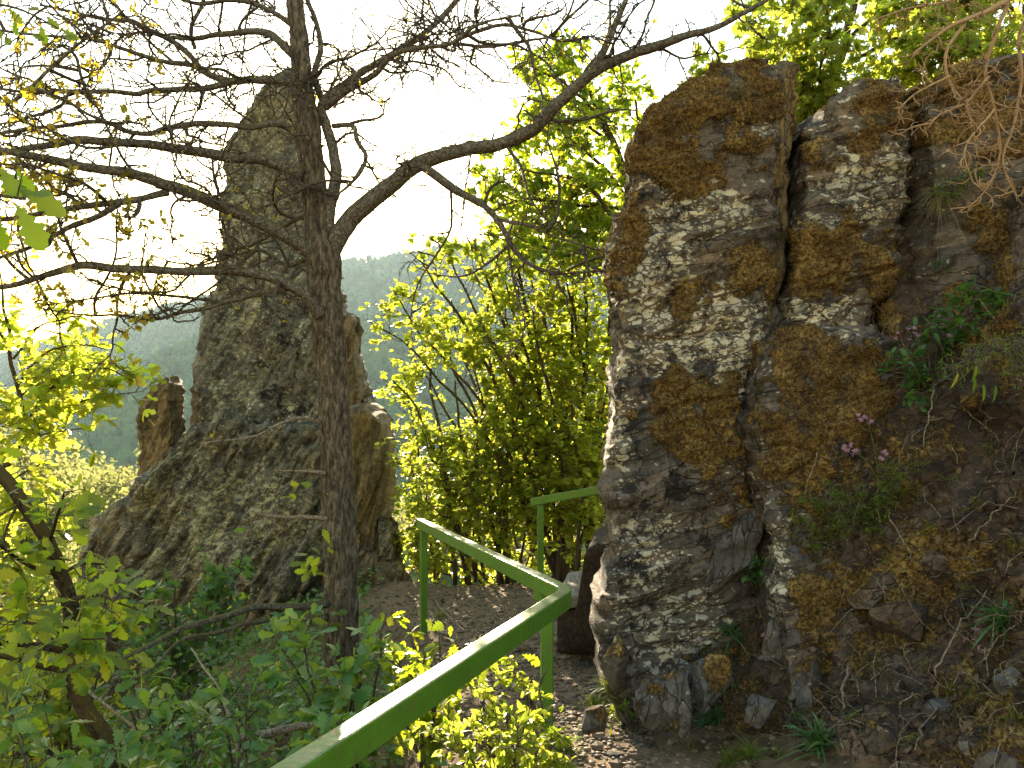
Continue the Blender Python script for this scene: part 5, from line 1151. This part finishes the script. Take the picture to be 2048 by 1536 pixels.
# oak sapling at the left edge with a mossy crooked stem
SA = empty('oak_sapling', gp(230, 1536, 3.1), 'crooked mossy-stemmed oak sapling with backlit leaves at the left edge', 'tree'); pl = Plant(201)
stem = [(262, 1640, 3.1, 40), (234, 1527, 3.1, 38), (203, 1469, 3.1, 36), (168, 1418, 3.12, 34), (150, 1365, 3.15, 33), (138, 1312, 3.2, 33), (142, 1250, 3.2, 32), (138, 1195, 3.2, 31), (122, 1148, 3.2, 29), (98, 1090, 3.2, 27), (47, 1008, 3.25, 26), (8, 955, 3.3, 26), (-60, 900, 3.3, 20), (-160, 820, 3.4, 12)]
pts, rad = limb(stem, 120, .012); V, F = bark_tube(pts, rad, 20, .004, 60., 2.0); obj('stem', V, F, M['mossy'], SA)
NEAR = [([(-60, 900, 3.3, 10), (-120, 840, 3.4, 8), (-180, 790, 3.4, 6), (-240, 740, 3.4, 3)], .06, 3.2), ([(140, 1300, 3.2, 16), (70, 1292, 3.1, 14), (0, 1288, 3.0, 13), (-80, 1280, 2.9, 9)], .08, 3.0), ([(140, 1340, 3.2, 14), (70, 1330, 3.2, 12), (0, 1312, 3.2, 11), (-80, 1300, 3.2, 8)], .08, 3.0),
    ([(125, 1150, 3.2, 12), (60, 1130, 3.1, 9), (0, 1090, 3.0, 6), (-40, 1060, 3, 4)], .06, 3.2), ([(98, 1090, 3.2, 9), (110, 1040, 3.0, 7), (125, 1000, 2.9, 5), (130, 980, 2.85, 3)], .06, 3.2), ([(138, 1200, 3.2, 10), (180, 1190, 3.0, 7), (230, 1200, 2.8, 5), (290, 1225, 2.7, 3)], .06, 3.2),
    ([(0, 1235, 3.0, 8), (80, 1250, 2.8, 7), (150, 1275, 2.6, 5), (210, 1275, 2.5, 3)], .06, 3.0), ([(122, 1148, 3.2, 9), (170, 1130, 3.4, 6), (220, 1130, 3.5, 4)], .06, 3.2), ([(40, 1000, 3.25, 8), (20, 1040, 3.1, 6), (10, 1090, 3.0, 4), (40, 1140, 2.9, 3)], .06, 3.2)]
for i, (c, sp, lv) in enumerate(NEAR):
    pts, rad = limb(c, 26, .01, i); V, F = tube(pts, rad, 8); obj('branch', V, F, M['mossy'], SA)
    pl.sprout(pts, .004, sp, .20, 1.6, .6, lv, .085, kink=.22, up=.02, start=.12, tw_r=.0026, flat=.6)
pl.finish(SA, 'oak', 'oakleaf', 'twig', parts=300, low='oak_low', minpx=14)
# young oak further back, clear of the pinnacle's shadow
YO = empty('young_oak', gp(-90, 1300, 7.2), 'young oak with glowing yellow-green leaves at the left edge, level with the thin rock finger', 'tree'); pl = Plant(202)
pts, rad = limb([(-110, 1400, 7.2, 24), (-60, 1150, 7.2, 20), (0, 960, 7.2, 16), (25, 912, 7.2, 14), (48, 860, 7.2, 12), (40, 790, 7.2, 10), (20, 700, 7.2, 8), (10, 600, 7.2, 5), (0, 520, 7.2, 2)], 60, .03); V, F = tube(pts, rad, 10); obj('trunk', V, F, M['hazel_stem'], YO)
for i, c in enumerate([[(48, 860, 7.2, 9), (90, 790, 7.1, 7), (150, 745, 7.0, 5), (215, 735, 6.9, 4), (268, 760, 6.9, 2)], [(50, 850, 7.2, 8), (100, 830, 7.0, 6), (170, 800, 6.9, 4), (240, 790, 6.8, 3), (280, 785, 6.8, 2)], [(35, 770, 7.2, 7), (90, 710, 7.1, 5), (150, 690, 7.0, 4), (215, 700, 7.0, 2)], [(25, 720, 7.2, 6), (70, 660, 7.2, 4), (120, 640, 7.2, 2)],
        [(45, 860, 7.2, 7), (0, 800, 7.0, 5), (-50, 760, 7.0, 3)], [(48, 850, 7.2, 6), (80, 870, 6.9, 4), (140, 860, 6.8, 3), (190, 850, 6.8, 2)], [(20, 700, 7.2, 6), (-20, 640, 7.2, 4), (-60, 600, 7.2, 3)], [(40, 790, 7.2, 6), (90, 770, 7.2, 4), (140, 770, 7.2, 3), (190, 765, 7.2, 2)],
        [(-30, 1060, 7.2, 9), (20, 1020, 7.0, 6), (70, 1010, 6.9, 4), (110, 1040, 6.9, 3)], [(-50, 1120, 7.2, 9), (20, 1100, 6.9, 6), (80, 1100, 6.8, 4), (140, 1120, 6.8, 3)], [(-60, 1180, 7.2, 9), (20, 1190, 6.9, 6), (90, 1200, 6.8, 4), (160, 1210, 6.8, 3)], [(-10, 980, 7.2, 7), (40, 950, 7.0, 5), (80, 930, 7.0, 3)]]):
    pts, rad = limb(c, 26, .02, i); V, F = tube(pts, rad, 8); obj('branch', V, F, M['hazel_stem'], YO); pl.sprout(pts, .006, .06, .36, 2.2, .55, 5.0, .125, kink=.2, up=.02, start=.1, tw_r=.004, flat=.9)
pl.finish(YO, 'oak', 'hazel', 'hazel_stem', parts=300, low='oak_low', minpx=14)

# branch ends reaching in from outside the frame
def spray(label, ctrl, leafpts, seed, lm='oakleaf', size=.1, d=1.8, group=None):
    pts, rad = limb(ctrl, 20, .006, seed); root = empty('oak_branch', pts[0], label, 'branch', group); pl = Plant(seed); pl.stems.append((pts, rad))
    for (x, y, dx, dz, s_) in leafpts:
        pl.leaf(P(x, y, d) + pl.rv(.01), np.array([dx, pl.r.normal(0, .25), dz]), np.array([pl.r.normal(0, .25), -.75, .6]), size * s_)
        pl.twigs.append((np.array([pts[np.argmin(np.linalg.norm(pts - P(x, y, d), axis=1))], P(x, y, d)]), np.array([.0022, .0014])))
    pl.finish(root, 'oak', lm, 'twig', parts=120, minpx=8)
spray('cluster of large lobed oak leaves hanging in from the left edge, near the camera', [(-1500, 100, 2.2, 40), (-700, 240, 2.0, 26), (-260, 340, 1.9, 18), (-120, 370, 1.85, 14), (-20, 385, 1.8, 10), (50, 398, 1.8, 6)],
    [(45, 345, .2, -.5, .5), (-10, 345, .5, -.6, .75), (40, 395, .5, -.9, .95), (50, 392, .95, -.45, .9), (20, 395, -.1, -1, .85), (45, 392, .9, .02, .55), (0, 380, -.4, -.9, .9), (-30, 420, .3, -.9, .8)], 210, 'oakleaf', .12)
spray('dark green oak spray hanging in at the top left corner', [(-200, -40, 3.4, 10), (-60, 0, 3.4, 7), (40, 20, 3.4, 5), (120, 60, 3.4, 3)],
    [(20, 10, .5, -.5, .9), (60, 20, .8, -.2, .9), (90, 30, .6, -.6, .9), (30, 40, -.3, -.8, .8), (110, 55, .9, -.4, .9), (75, 50, .2, -.9, .8), (125, 70, .9, -.3, .8), (0, 25, .2, .8, .9), (50, 5, .4, .9, .8), (-10, 50, .6, -.7, .9), (10, 80, .6, -.6, .8), (60, 70, .8, -.3, .7)], 211, 'oakleaf', .09, 3.4)

# low growth left of the rail
bush('oak_seedling', 'shrubby oak with pale green leaves in front of the trunk foot, left of the rail', 'shrub', gp(700, 1500, 4.4), [(545, 1275, 4.3), (600, 1262, 4.2), (660, 1300, 4.0), (720, 1270, 4.1), (590, 1345, 4.0), (770, 1230, 4.4), (690, 1360, 3.9)], 221, 'oak', 'dusk_oak', .105, 4.0, .09, .20, 1.6, low='oak_low', parts=220)
bush('oak_seedling', 'shrubby oak with sunlit leaf tips just left of the green rail', 'shrub', gp(860, 1420, 4.2), [(760, 1240, 4.6), (820, 1265, 4.4), (880, 1270, 4.2), (940, 1285, 4.0), (850, 1310, 4.0), (790, 1320, 4.0), (905, 1300, 4.3)], 222, 'oak', 'oakleaf', .10, 3.0, .09, .20, 1.6, low='oak_low', parts=220)
bush('maple_shrub', 'dark green leafy shrub against the foot of the pinnacle', 'shrub', gp(380, 1330, 7.2), [(220, 1190, 7.2), (290, 1175, 7.3), (350, 1170, 7.2), (410, 1160, 7.1), (450, 1110, 7.2), (490, 1090, 7.4), (330, 1220, 6.8), (420, 1200, 6.9), (250, 1230, 6.9)], 223, 'maple', 'broadgreen', .12, 3.6, .10, .34, 2.0, parts=220)
bush('oak_seedling', 'leafy oak seedling under the low dead boughs, left of the trunk', 'shrub', gp(400, 1560, 3.6), [(300, 1400, 3.5), (380, 1380, 3.6), (440, 1370, 3.5), (260, 1440, 3.3), (350, 1440, 3.2), (430, 1430, 3.2)], 224, 'oak', 'dusk_oak', .095, 4.0, .08, .2, 1.6, low='oak_low', parts=200)
bush('oak_seedling', 'leafy oak seedling at the bottom edge beside the near rail', 'shrub', gp(620, 1640, 3.0), [(520, 1500, 2.9), (570, 1470, 3.0), (640, 1455, 3.0), (690, 1430, 3.1), (580, 1530, 2.6), (720, 1450, 3.1)], 225, 'oak', 'dusk_oak', .09, 3.0, .08, .18, 1.6, low='oak_low', parts=180)
bush('privet_bush', 'small-leaved bush with glossy oval leaves at the bottom edge, centre left', 'shrub', gp(440, 1660, 2.8), [(360, 1480, 2.7), (420, 1440, 2.8), (470, 1420, 2.9), (500, 1480, 2.7), (400, 1530, 2.5), (490, 1400, 3.0)], 226, 'oval', 'broadgreen', .045, 5, .05, .14, 1.6, parts=120)
bush('bramble_bush', 'dark tangled bush filling the bottom left corner', 'shrub', gp(120, 1700, 2.9), [(20, 1440, 2.9), (80, 1420, 3.0), (150, 1460, 2.8), (60, 1520, 2.5), (220, 1500, 2.7), (10, 1380, 3.2), (280, 1520, 2.6)], 227, 'oak', 'dusk_oak', .075, 4.0, .08, .25, 2.4, low='oak_low', parts=160)
bush('bramble_bush', 'brown twiggy bush in the shade between sapling and oak trunk', 'shrub', gp(330, 1500, 5.2), [(180, 1330, 5.0), (260, 1320, 5.2), (340, 1330, 5.2), (420, 1330, 5.2), (500, 1340, 5.2), (560, 1380, 5.0), (300, 1420, 4.6), (450, 1400, 4.8)], 228, 'oval', 'broadgreen', .06, 4.5, .08, .42, 3.4, parts=80)
bush('bramble_bush', 'green bush below the low left shoulder of the pinnacle, behind the sapling', 'shrub', gp(150, 1450, 6.0), [(20, 1200, 6.0), (90, 1190, 6.2), (170, 1180, 6.2), (230, 1230, 6.0), (60, 1280, 5.6), (150, 1290, 5.6), (-40, 1240, 5.8)], 229, 'oak', 'oakleaf', .10, 4.5, .10, .4, 2.4, low='oak_low', parts=160)
bush('bramble_bush', 'leafy bush under the young oak at the left edge', 'shrub', gp(-60, 1480, 5.0), [(-60, 1300, 5.0), (0, 1330, 4.9), (50, 1370, 4.8), (-30, 1400, 4.6), (90, 1340, 5.2), (30, 1430, 4.4)], 233, 'oak', 'oakleaf', .09, 4.5, .09, .35, 2.4, low='oak_low', parts=140)
bush('hazel_shrub', 'low leafy hazel filling the gap at the gravel edge, behind the far handrail', 'shrub', P(1010, 1215, 11.0), [(860, 1110, 10.9), (910, 1090, 11.0), (960, 1110, 10.9), (1010, 1080, 11.0), (1060, 1110, 10.9), (1110, 1100, 10.8), (1160, 1090, 10.8), (830, 1130, 11), (1200, 1120, 10.6)], 234, 'hazel', 'hazel', .09, 4, .10, .4, 2.0, parts=100, group='hazel thicket behind the path')
bush('wild_rose_bush', 'bright small-leaved bush below the rail corner, sparkling in the sun', 'shrub', gp(1020, 1560, 3.35), [(940, 1430, 3.2), (980, 1370, 3.4), (1030, 1340, 3.5), (1080, 1370, 3.5), (1010, 1420, 3.2), (1060, 1430, 3.2), (960, 1490, 2.9), (1110, 1430, 3.4), (1040, 1490, 2.9), (900, 1500, 2.9), (1110, 1490, 3.1), (870, 1460, 3.1)], 230, 'oval', 'hazel', .042, 6, .045, .15, 2.2, parts=260, minpx=12)
bush('oak_seedling', 'tiny oak seedling with wide leaves in front of the near post', 'shrub', gp(1060, 1450, 3.7), [(1040, 1340, 3.75), (1090, 1340, 3.7), (1020, 1315, 3.8)], 231, 'oak', 'oakleaf', .09, 2, .10, .12, 1.0, parts=50)
bush('herb', 'small leafy herb in the sun patch at the path edge', 'plant', hit(1260, 1470)[0], [(1230, 1410, hit(1240, 1440)[0][1]), (1290, 1400, hit(1290, 1440)[0][1]), (1255, 1395, hit(1255, 1440)[0][1]), (1310, 1430, hit(1300, 1450)[0][1] - .05)], 232, 'oval', 'grass', .05, 3, .05, .08, 1, parts=50, arch=.03)

# plants growing on the rocks
def rockbush(name, label, px, py, offs, seed, shape, lm, lsize, leaves, reach=.22, **kw):
    q, nn = hit(px, py); tips = []
    for (x, y) in offs: d = max(hit(x, y)[0][1] - reach * .6, q[1] - reach); tips.append((x, y, min(d, q[1])))
    kw = dict(dict(spacing=.05, tlen=.10, sub=1.4, parts=80, arch=.02, w_=4, minpx=12), **kw); return bush(name, label, 'plant', q - nn * .02, tips, seed, shape, lm, lsize, leaves, **kw)
rockbush('leafy_herb', 'leafy green herb with pointed leaves on the bank, upper right', 1920, 700, [(1880, 600), (1930, 570), (1980, 570), (1900, 640), (1960, 640), (2000, 600), (1860, 640)], 241, 'oval', 'broadgreen', .065, 3.0)
rockbush('leafy_herb', 'green herb under the pink flower heads, right of the mossy bulge', 1840, 770, [(1800, 690), (1780, 720), (1830, 720), (1860, 690), (1810, 760), (1880, 730), (1830, 800)], 242, 'oval', 'broadgreen', .058, 3.2)
rockbush('broom_shoot', 'feathery green shoots on the left below the mossy bulge', 1660, 1090, [(1600, 1040), (1620, 990), (1640, 960), (1660, 1010), (1590, 1080), (1690, 1050), (1640, 1080)], 243, 'lance', 'grass', .026, 9, spacing=.025, tlen=.09, sub=2.4, minpx=9)
rockbush('broom_shoot', 'feathery bright green shoots on the right below the pink flowers', 1730, 1070, [(1700, 1000), (1730, 960), (1760, 950), (1790, 930), (1830, 930), (1750, 1010), (1720, 1040), (1800, 970)], 244, 'lance', 'grass', .028, 9, spacing=.025, tlen=.09, sub=2.4, minpx=9)
rockbush('broom_shoot', 'fine green shoots hanging beside the grey block, upper right', 1910, 390, [(1880, 340), (1930, 330), (1960, 350), (1890, 400), (1940, 380)], 245, 'lance', 'grass', .03, 7, spacing=.03, tlen=.09, sub=2, minpx=9)
rockbush('leafy_herb', 'small green herb wedged low in the crack between the slabs', 1510, 1160, [(1490, 1140), (1520, 1130), (1530, 1160), (1500, 1170)], 246, 'oval', 'broadgreen', .045, 3)
rockbush('ivy_shoot', 'ivy shoot on the stones under the strap-leaf tuft', 1450, 1350, [(1445, 1325), (1470, 1350), (1440, 1370), (1480, 1360), (1500, 1375)], 247, 'maple', 'broadgreen', .045, 2)
# broom with hanging pods
q, nn = hit(2080, 730); BR = bush('broom_plant', 'broom sprig with hanging green seed pods reaching in from the right edge', 'plant', q, [(1900, 745, 3.25), (1930, 720, 3.25), (1980, 700, 3.25), (2000, 750, 3.2), (1880, 770, 3.25), (2030, 690, 3.25)], 248, 'lance', 'grass', .022, 4, .03, .09, 1.4, parts=40, w_=5, arch=.02)
pv = Plant(249)
for (x, y) in ((1915, 745), (1952, 730), (1948, 750), (1990, 770), (1965, 768)): pv.leaf(P(x, y, 3.22), np.array([.1, 0, -1]) + pv.rv(.12), np.array([.6, -.8, 0.]), .075)
pv.finish(BR, 'oval', 'grass', 'twig', parts=10, leaf_name='pod')

def tuft(name, label, px, py, n, length, width, mat, seed, lean=(0, -.25, .8), spread=.7, droop=.9, group=None, base=None, cat='plant'):
    q, nn = (hit(px, py) if base is None else (np.asarray(base), np.array([0, 0, 1.]))); r = np.random.default_rng(seed); mb = MB(); m = 6
    for _ in range(n):
        d = np.array(lean) + r.normal(0, spread, 3) * [1, .7, .6]; d /= np.linalg.norm(d); l = length * r.uniform(.5, 1.2); t = np.linspace(0, 1, m)[:, None]
        c = q - nn * .01 + r.normal(0, .018, 3) + d * l * t + np.array([0, 0, -1]) * droop * l * .5 * t ** 2; sd = np.cross(d, [0, 0, 1]) + r.normal(0, .3, 3); sd /= np.linalg.norm(sd); w_ = width * r.uniform(.6, 1.2) * np.array([.6, 1, 1, .85, .5, .05])[:, None]
        V = np.stack([c - sd * w_, c + sd * w_ + [0, 0, .0]], 1).reshape(-1, 3); i = np.arange(m - 1) * 2; mb.add(V, np.stack([i, i + 1, i + 3, i + 2], 1))
    root = empty(name, q, label, cat, group); o = mb.build('blades', M[mat], root); o['kind'] = 'stuff'; return root
tuft('strap_leaf_plant', 'strap-leaved green tuft on the slab foot above the ivy', 1462, 1270, 70, .19, .0055, 'bluegrass', 301)
tuft('strap_leaf_plant', 'dark strap-leaved tuft at the bottom edge, right of the path', 1640, 1490, 130, .22, .0068, 'bluegrass', 302)
tuft('strap_leaf_plant', 'strap-leaved tuft between the path stones and the mossy rib', 1430, 1440, 110, .20, .006, 'bluegrass', 303)
tuft('strap_leaf_plant', 'largest strap-leaved tuft, at the right edge with a pink bloom', 2000, 1250, 140, .22, .0056, 'bluegrass', 304)
tuft('strap_leaf_plant', 'strap-leaved tuft under the green herb at the right', 1850, 770, 70, .15, .0045, 'bluegrass', 305)
tuft('strap_leaf_plant', 'small strap-leaved tuft below the drooping dry grass', 1880, 540, 40, .13, .004, 'bluegrass', 306)
tuft('grass_tuft', 'drooping dry grass tuft hanging on the rock under the grey block', 1885, 400, 130, .26, .0016, 'drygrass', 307, (-.2, -.4, .2), .5, 1.6, cat='grass')
tuft('grass_tuft', 'dry grass tuft growing in the moss on top of the big slab', 1480, 195, 130, .20, .0016, 'drygrass', 308, (0, -.3, .6), .6, 1.0, cat='grass')
tuft('grass_tuft', 'bright sunlit grass at the bottom edge beside the path', 1500, 1515, 120, .17, .003, 'grass', 309, cat='grass')
tuft('grass_tuft', 'second bright grass tuft by the path, next to the dark tuft', 1455, 1525, 100, .17, .003, 'grass', 310, cat='grass')
tuft('grass_tuft', 'soft grass in front of the log bench', 1150, 1310, 90, .16, .0025, 'grass', 311, (-.1, -.2, .7), .6, 1.0, cat='grass')
tuft('grass_tuft', 'yellow grass tuft in the sun between post and slab', 1190, 1415, 170, .17, .003, 'grass', 312, cat='grass')
tuft('grass_tuft', 'grass tuft at the left foot of the big slab', 1215, 1375, 120, .16, .003, 'grass', 313, cat='grass')
tuft('grass_tuft', 'thin grass at the foot of the far green post', 880, 1235, 60, .25, .003, 'grass', 314, cat='grass')
tuft('grass_tuft', 'green grass beside the oak trunk on the gravel edge', 760, 1250, 80, .25, .003, 'grass', 315, cat='grass')
tuft('grass_tuft', 'thin grass blades on the lower bank among dead leaves', 1895, 1390, 30, .14, .002, 'grass', 316, cat='grass')
tuft('grass_tuft', 'grass tuft beside the feathery shoots and pink flowers', 1800, 985, 80, .16, .0022, 'grass', 317, cat='grass')
tuft('grass_tuft', 'sunny grass at the path side, below the rounded block', 1240, 1425, 140, .14, .003, 'grass', 318, cat='grass')
tuft('grass_tuft', 'sunlit weeds at the very bottom left of the path', 1130, 1500, 170, .17, .0032, 'grass', 319, cat='grass')
tuft('grass_tuft', 'sunlit weeds in front of the stones at the path bottom', 1330, 1440, 140, .14, .003, 'grass', 320, cat='grass')
tuft('seed_grass', 'tall thin seeding grass on the big slab top against the sky', 1470, 165, 7, .42, .0012, 'drygrass', 321, (0, -.05, 1), .10, .2, cat='grass')

for i, (x, y) in enumerate([(1850, 1330), (1940, 1180), (1780, 1120), (2030, 1100), (1900, 960), (1990, 900), (1700, 1440), (1820, 1490), (1590, 1440), (2020, 1440), (1930, 1400), (1560, 1510), (1380, 1500), (1740, 1330), (2010, 620), (1860, 1060), (1960, 1010), (1410, 1380)]):
    tuft('grass_tuft', 'small green grass tuft sprouting among moss and dead leaves on the bank', x, y, 34, .12, .0022, 'grass', 350 + i, group='grass tufts on the bank', cat='grass')
petal = leaf_shape([0, .4, .8, 1], [.08, .26, .24, .02], .1, .1)
def flower(label, stems, seed, size=.017, name='pink_flower'):
    q, nn = hit(*stems[0][:2]); root = empty(name, q, label, 'flower'); pl = Plant(seed)
    for (x0, y0, x1, y1, heads) in stems:
        b, nb_ = hit(x0, y0); t, n2 = hit(x1, y1, .07); t = t.copy(); m = (b + t) / 2 + nn * .05; pts = smooth_poly(np.array([b, m, t]), 8); V, F = tube(pts, np.full(8, .0022), 5); obj('stem', V, F, M['grass'], root)
        for _ in range(heads):
            c = t + pl.rv(.022); ax = nn + pl.rv(.5) + [0, -.3, .3]; ax /= np.linalg.norm(ax); u = np.cross(ax, [0.2, .1, 1]); u /= np.linalg.norm(u); v = np.cross(ax, u); mb = MB(); s_ = size * pl.r.uniform(.7, 1.2)
            for a in np.arange(5) * 2 * np.pi / 5:
                d = u * math.cos(a) + v * math.sin(a) + ax * .35; s2 = -u * math.sin(a) + v * math.cos(a); mb.add(c + (petal[0] @ np.array([d, s2, ax])) * s_, petal[1])
            V, F = tube(np.array([c - ax * s_ * .9, c]), [s_ * .12, s_ * .2], 5); mb.add(V, F); mb.build('flower_head', M['pink'], root)
flower('pink flower heads hanging over the feathery shoots', [(1760, 970, 1700, 905, 5), (1760, 970, 1730, 860, 6), (1770, 980, 1770, 920, 6), (1765, 975, 1690, 890, 5)], 331)
flower('pink flower heads over the green herb, upper right', [(1850, 760, 1790, 690, 4), (1860, 760, 1850, 685, 6), (1870, 750, 1880, 670, 5), (1880, 740, 1925, 680, 4)], 332)
flower('cluster of pink blooms in the largest strap-leaved tuft', [(1990, 1290, 1962, 1270, 6)], 333)
flower('small coral pink flower on the slab foot stones', [(1365, 1395, 1346, 1360, 4)], 334, .016)
flower('small pink flowers beside the ivy under the slab', [(1440, 1440, 1420, 1400, 3), (1440, 1440, 1395, 1300, 3)], 335, .016)
flower('coral flower spike in the tuft beside the path', [(1440, 1450, 1432, 1415, 4)], 336, .015)
flower('pink flower low in the crack right of the ivy', [(1570, 1310, 1556, 1285, 4)], 337, .016)
flower('pale pink flower at the foot of the near green post', [(1120, 1440, 1108, 1420, 3)], 338, .022)

# dry twigs hanging in at the top right, lit by the sun
DT = empty('dry_branch', P(2060, -20, 3.5), 'leafless pale dry branch hanging in front of the rocks at the top right', 'branch'); pl = Plant(401)
for i, c in enumerate([[(2500, -260, 3.7, 26), (2300, -150, 3.6, 22), (2120, -60, 3.5, 16), (2010, 10, 3.45, 12), (1930, 40, 3.4, 9), (1880, 70, 3.4, 7), (1830, 110, 3.4, 4)], [(2010, 10, 3.45, 9), (1985, 80, 3.4, 8), (1975, 150, 3.4, 7), (1990, 220, 3.4, 6), (2005, 290, 3.4, 5), (1985, 350, 3.4, 4), (1950, 400, 3.4, 3), (1915, 420, 3.4, 2)],
    [(1930, 40, 3.4, 8), (1895, 100, 3.4, 7), (1900, 160, 3.4, 6), (1930, 210, 3.4, 5), (1945, 260, 3.4, 3)], [(2060, 0, 3.5, 9), (2040, 80, 3.4, 8), (2045, 170, 3.4, 7), (2030, 250, 3.4, 6), (2010, 330, 3.4, 4), (2030, 400, 3.4, 2)], [(1900, 150, 3.4, 5), (1860, 170, 3.4, 4), (1820, 190, 3.4, 3), (1790, 215, 3.4, 2)],
    [(1975, 150, 3.4, 6), (1930, 200, 3.35, 5), (1880, 230, 3.3, 4), (1850, 262, 3.3, 2)], [(1990, 220, 3.4, 5), (1950, 260, 3.35, 4), (1930, 310, 3.3, 3), (1945, 370, 3.3, 2)], [(2100, -40, 3.5, 10), (1990, -30, 3.5, 8), (1900, 0, 3.5, 6), (1820, 20, 3.5, 4), (1740, 40, 3.5, 2)]]):
    pts, rad = limb(c, 40, .02, i * 2.2); V, F = tube(pts, rad, 7); obj('stem', V, F, M['dry_twig'], DT); pl.sprout(pts, .004, .03, .19, 3.2, .5, 0, kink=.42, up=-.06, start=.2, tw_r=.0038)
pl.finish(DT, 'oval', 'drygrass', 'dry_twig')
# sticks on the bank and beneath the bushes
for i, (a, b, w_, lb) in enumerate([((1700, 1330), (1690, 1500), 7, 'grey stick lying down the bank beside the dark strap-leaf tuft'), ((1800, 1420), (1850, 1400), 4, 'thin twig on dead leaves at the lower bank'), ((1880, 1360), (1980, 1190), 5, 'long bent dry stem slanting up to the largest tuft'), ((1760, 980), (1840, 1130), 4, 'dry stem hanging below the feathery shoots'),
        ((1940, 1090), (2030, 990), 4, 'dry curved twig near the right edge, mid bank'), ((1840, 1500), (1905, 1390), 4, 'pale dry stalk leaning on the lower bank'), ((1640, 900), (1600, 1010), 3, 'thin root hanging on the mossy bulge'), ((1870, 780), (1850, 900), 4, 'root hanging under the strap-leaf tuft at the right'), ((1960, 1330), (2040, 1250), 4, 'dry stalk through the largest tuft')]):
    p0, n0 = hit(*a, .02); p1, n1 = hit(*b, .02); m = (p0 + p1) / 2 + n0 * .03; pts = smooth_poly(np.array([p0, m, p1]), 14) + .006 * np.random.default_rng(i).normal(size=(14, 3)); r0 = w_ / FPX * p0[1] / 2
    V, F = tube(pts, np.linspace(r0, r0 * .5, 14), 6); o = obj('dead_stick', V, F, M['dead']); tag(o, lb, 'stick')
for i, (c, lb) in enumerate([([(470, 1475, 3.4, 16), (540, 1470, 3.5, 18), (620, 1452, 3.7, 14), (680, 1440, 3.9, 8)], 'thick dead branch on the ground behind the near rail'), ([(380, 1300, 4.2, 4), (440, 1380, 3.9, 6), (470, 1460, 3.6, 7), (480, 1530, 3.3, 8)], 'thin pale dead stem rising through the seedlings'), ([(560, 1350, 4.6, 4), (620, 1390, 4.6, 6), (660, 1430, 4.6, 7)], 'grey dead twig slanting in front of the oak trunk'), ([(180, 1380, 3.6, 5), (300, 1480, 3.3, 8), (420, 1560, 3.0, 10)], 'long dead branch slanting through the bottom left bushes')]):
    pts, rad = limb(c, 24, .02, i); V, F = tube(pts, rad, 8); o = obj('dead_branch', V, F, M['dead']); tag(o, lb, 'branch')

# ------------------------------------------------------------------ village house far below, glimpsed at the left
M['roof'] = mat_simple('slate_roof', (0.07, 0.08, 0.10), (0.14, 0.15, 0.18), 1.5, 0.7, 0.3); M['wall'] = mat_simple('render_wall', (0.48, 0.45, 0.40), (0.60, 0.57, 0.52), 1.0, 0.9, 0.1); M['pane'] = mat_simple('window_pane', (0.02, 0.025, 0.03), (0.05, 0.06, 0.07), 1.0, 0.2, 0.0, 0.6)
for (px, yv, L, W, H, rz, lb) in ((50, 620, 12, 9, 4, .3, 'small house with a grey slate roof far down the valley, left'), (108, 640, 22, 9, 4, -.15, 'long pale house far down the valley beside the slate-roofed one')):
    a_ = (px - 1024) / FPX; z0 = P(px, 957, yv)[2]; zb = hill_z(np.array([a_]), np.array([float(yv)]))[0]; h_ = empty('house', (a_ * yv, yv, zb - 1), lb, 'house'); h_.rotation_euler = (0, 0, rz)
    def hp(name, V, F, mat, par): me = mesh(name, V, F, False); me.materials.append(M[mat]); o = bpy.data.objects.new(name, me); COL.objects.link(o); o.parent = par; return o
    dz = z0 - zb + 1; V, F = box((-L/2, -W/2, 0), (L/2, W/2, dz + H)); hp('wall', V, F, 'wall', h_)
    e = .5; V = np.array([[-L/2-e, -W/2-e, dz+H-.2], [L/2+e, -W/2-e, dz+H-.2], [L/2+e, W/2+e, dz+H-.2], [-L/2-e, W/2+e, dz+H-.2], [-L/2-e, 0, dz+H+4], [L/2+e, 0, dz+H+4]]); rf = hp('roof', V, [np.array([[0, 4, 3], [1, 2, 5]]), np.array([[0, 1, 5, 4], [2, 3, 4, 5], [3, 2, 1, 0]])], 'roof', h_)
    V, F = box((L*.2, .5, dz+H+2), (L*.2+.8, 1.3, dz+H+5)); hp('chimney', V, F, 'wall', rf)
    for wx in np.linspace(-L*.35, L*.35, 4 if L > 10 else 3):
        V, F = box((wx-.5, -W/2-.06, dz+1.6), (wx+.5, -W/2+.02, dz+3.2)); hp('window', V, F, 'pane', h_)
# ------------------------------------------------------------------ air: thin haze between here and the hills
if HAZE:
    hm = bpy.data.materials.new('haze'); hm.use_nodes = True; ht = hm.node_tree
    for n_ in list(ht.nodes):
        if n_.type != 'OUTPUT_MATERIAL': ht.nodes.remove(n_)
    pvn = ht.nodes.new('ShaderNodeVolumePrincipled'); pvn.inputs['Color'].default_value = (0.62, 0.82, 1.0, 1)
    pvn.inputs['Density'].default_value = 0.00007; pvn.inputs['Anisotropy'].default_value = 0.3
    ht.links.new(pvn.outputs[0], ht.nodes['Material Output'].inputs['Volume'])
    hb = box((-3600, -40, -140), (3600, 2420, 640))
    ho = obj('haze', hb[0], hb[1], hm, smooth=False); ho['kind'] = 'stuff'
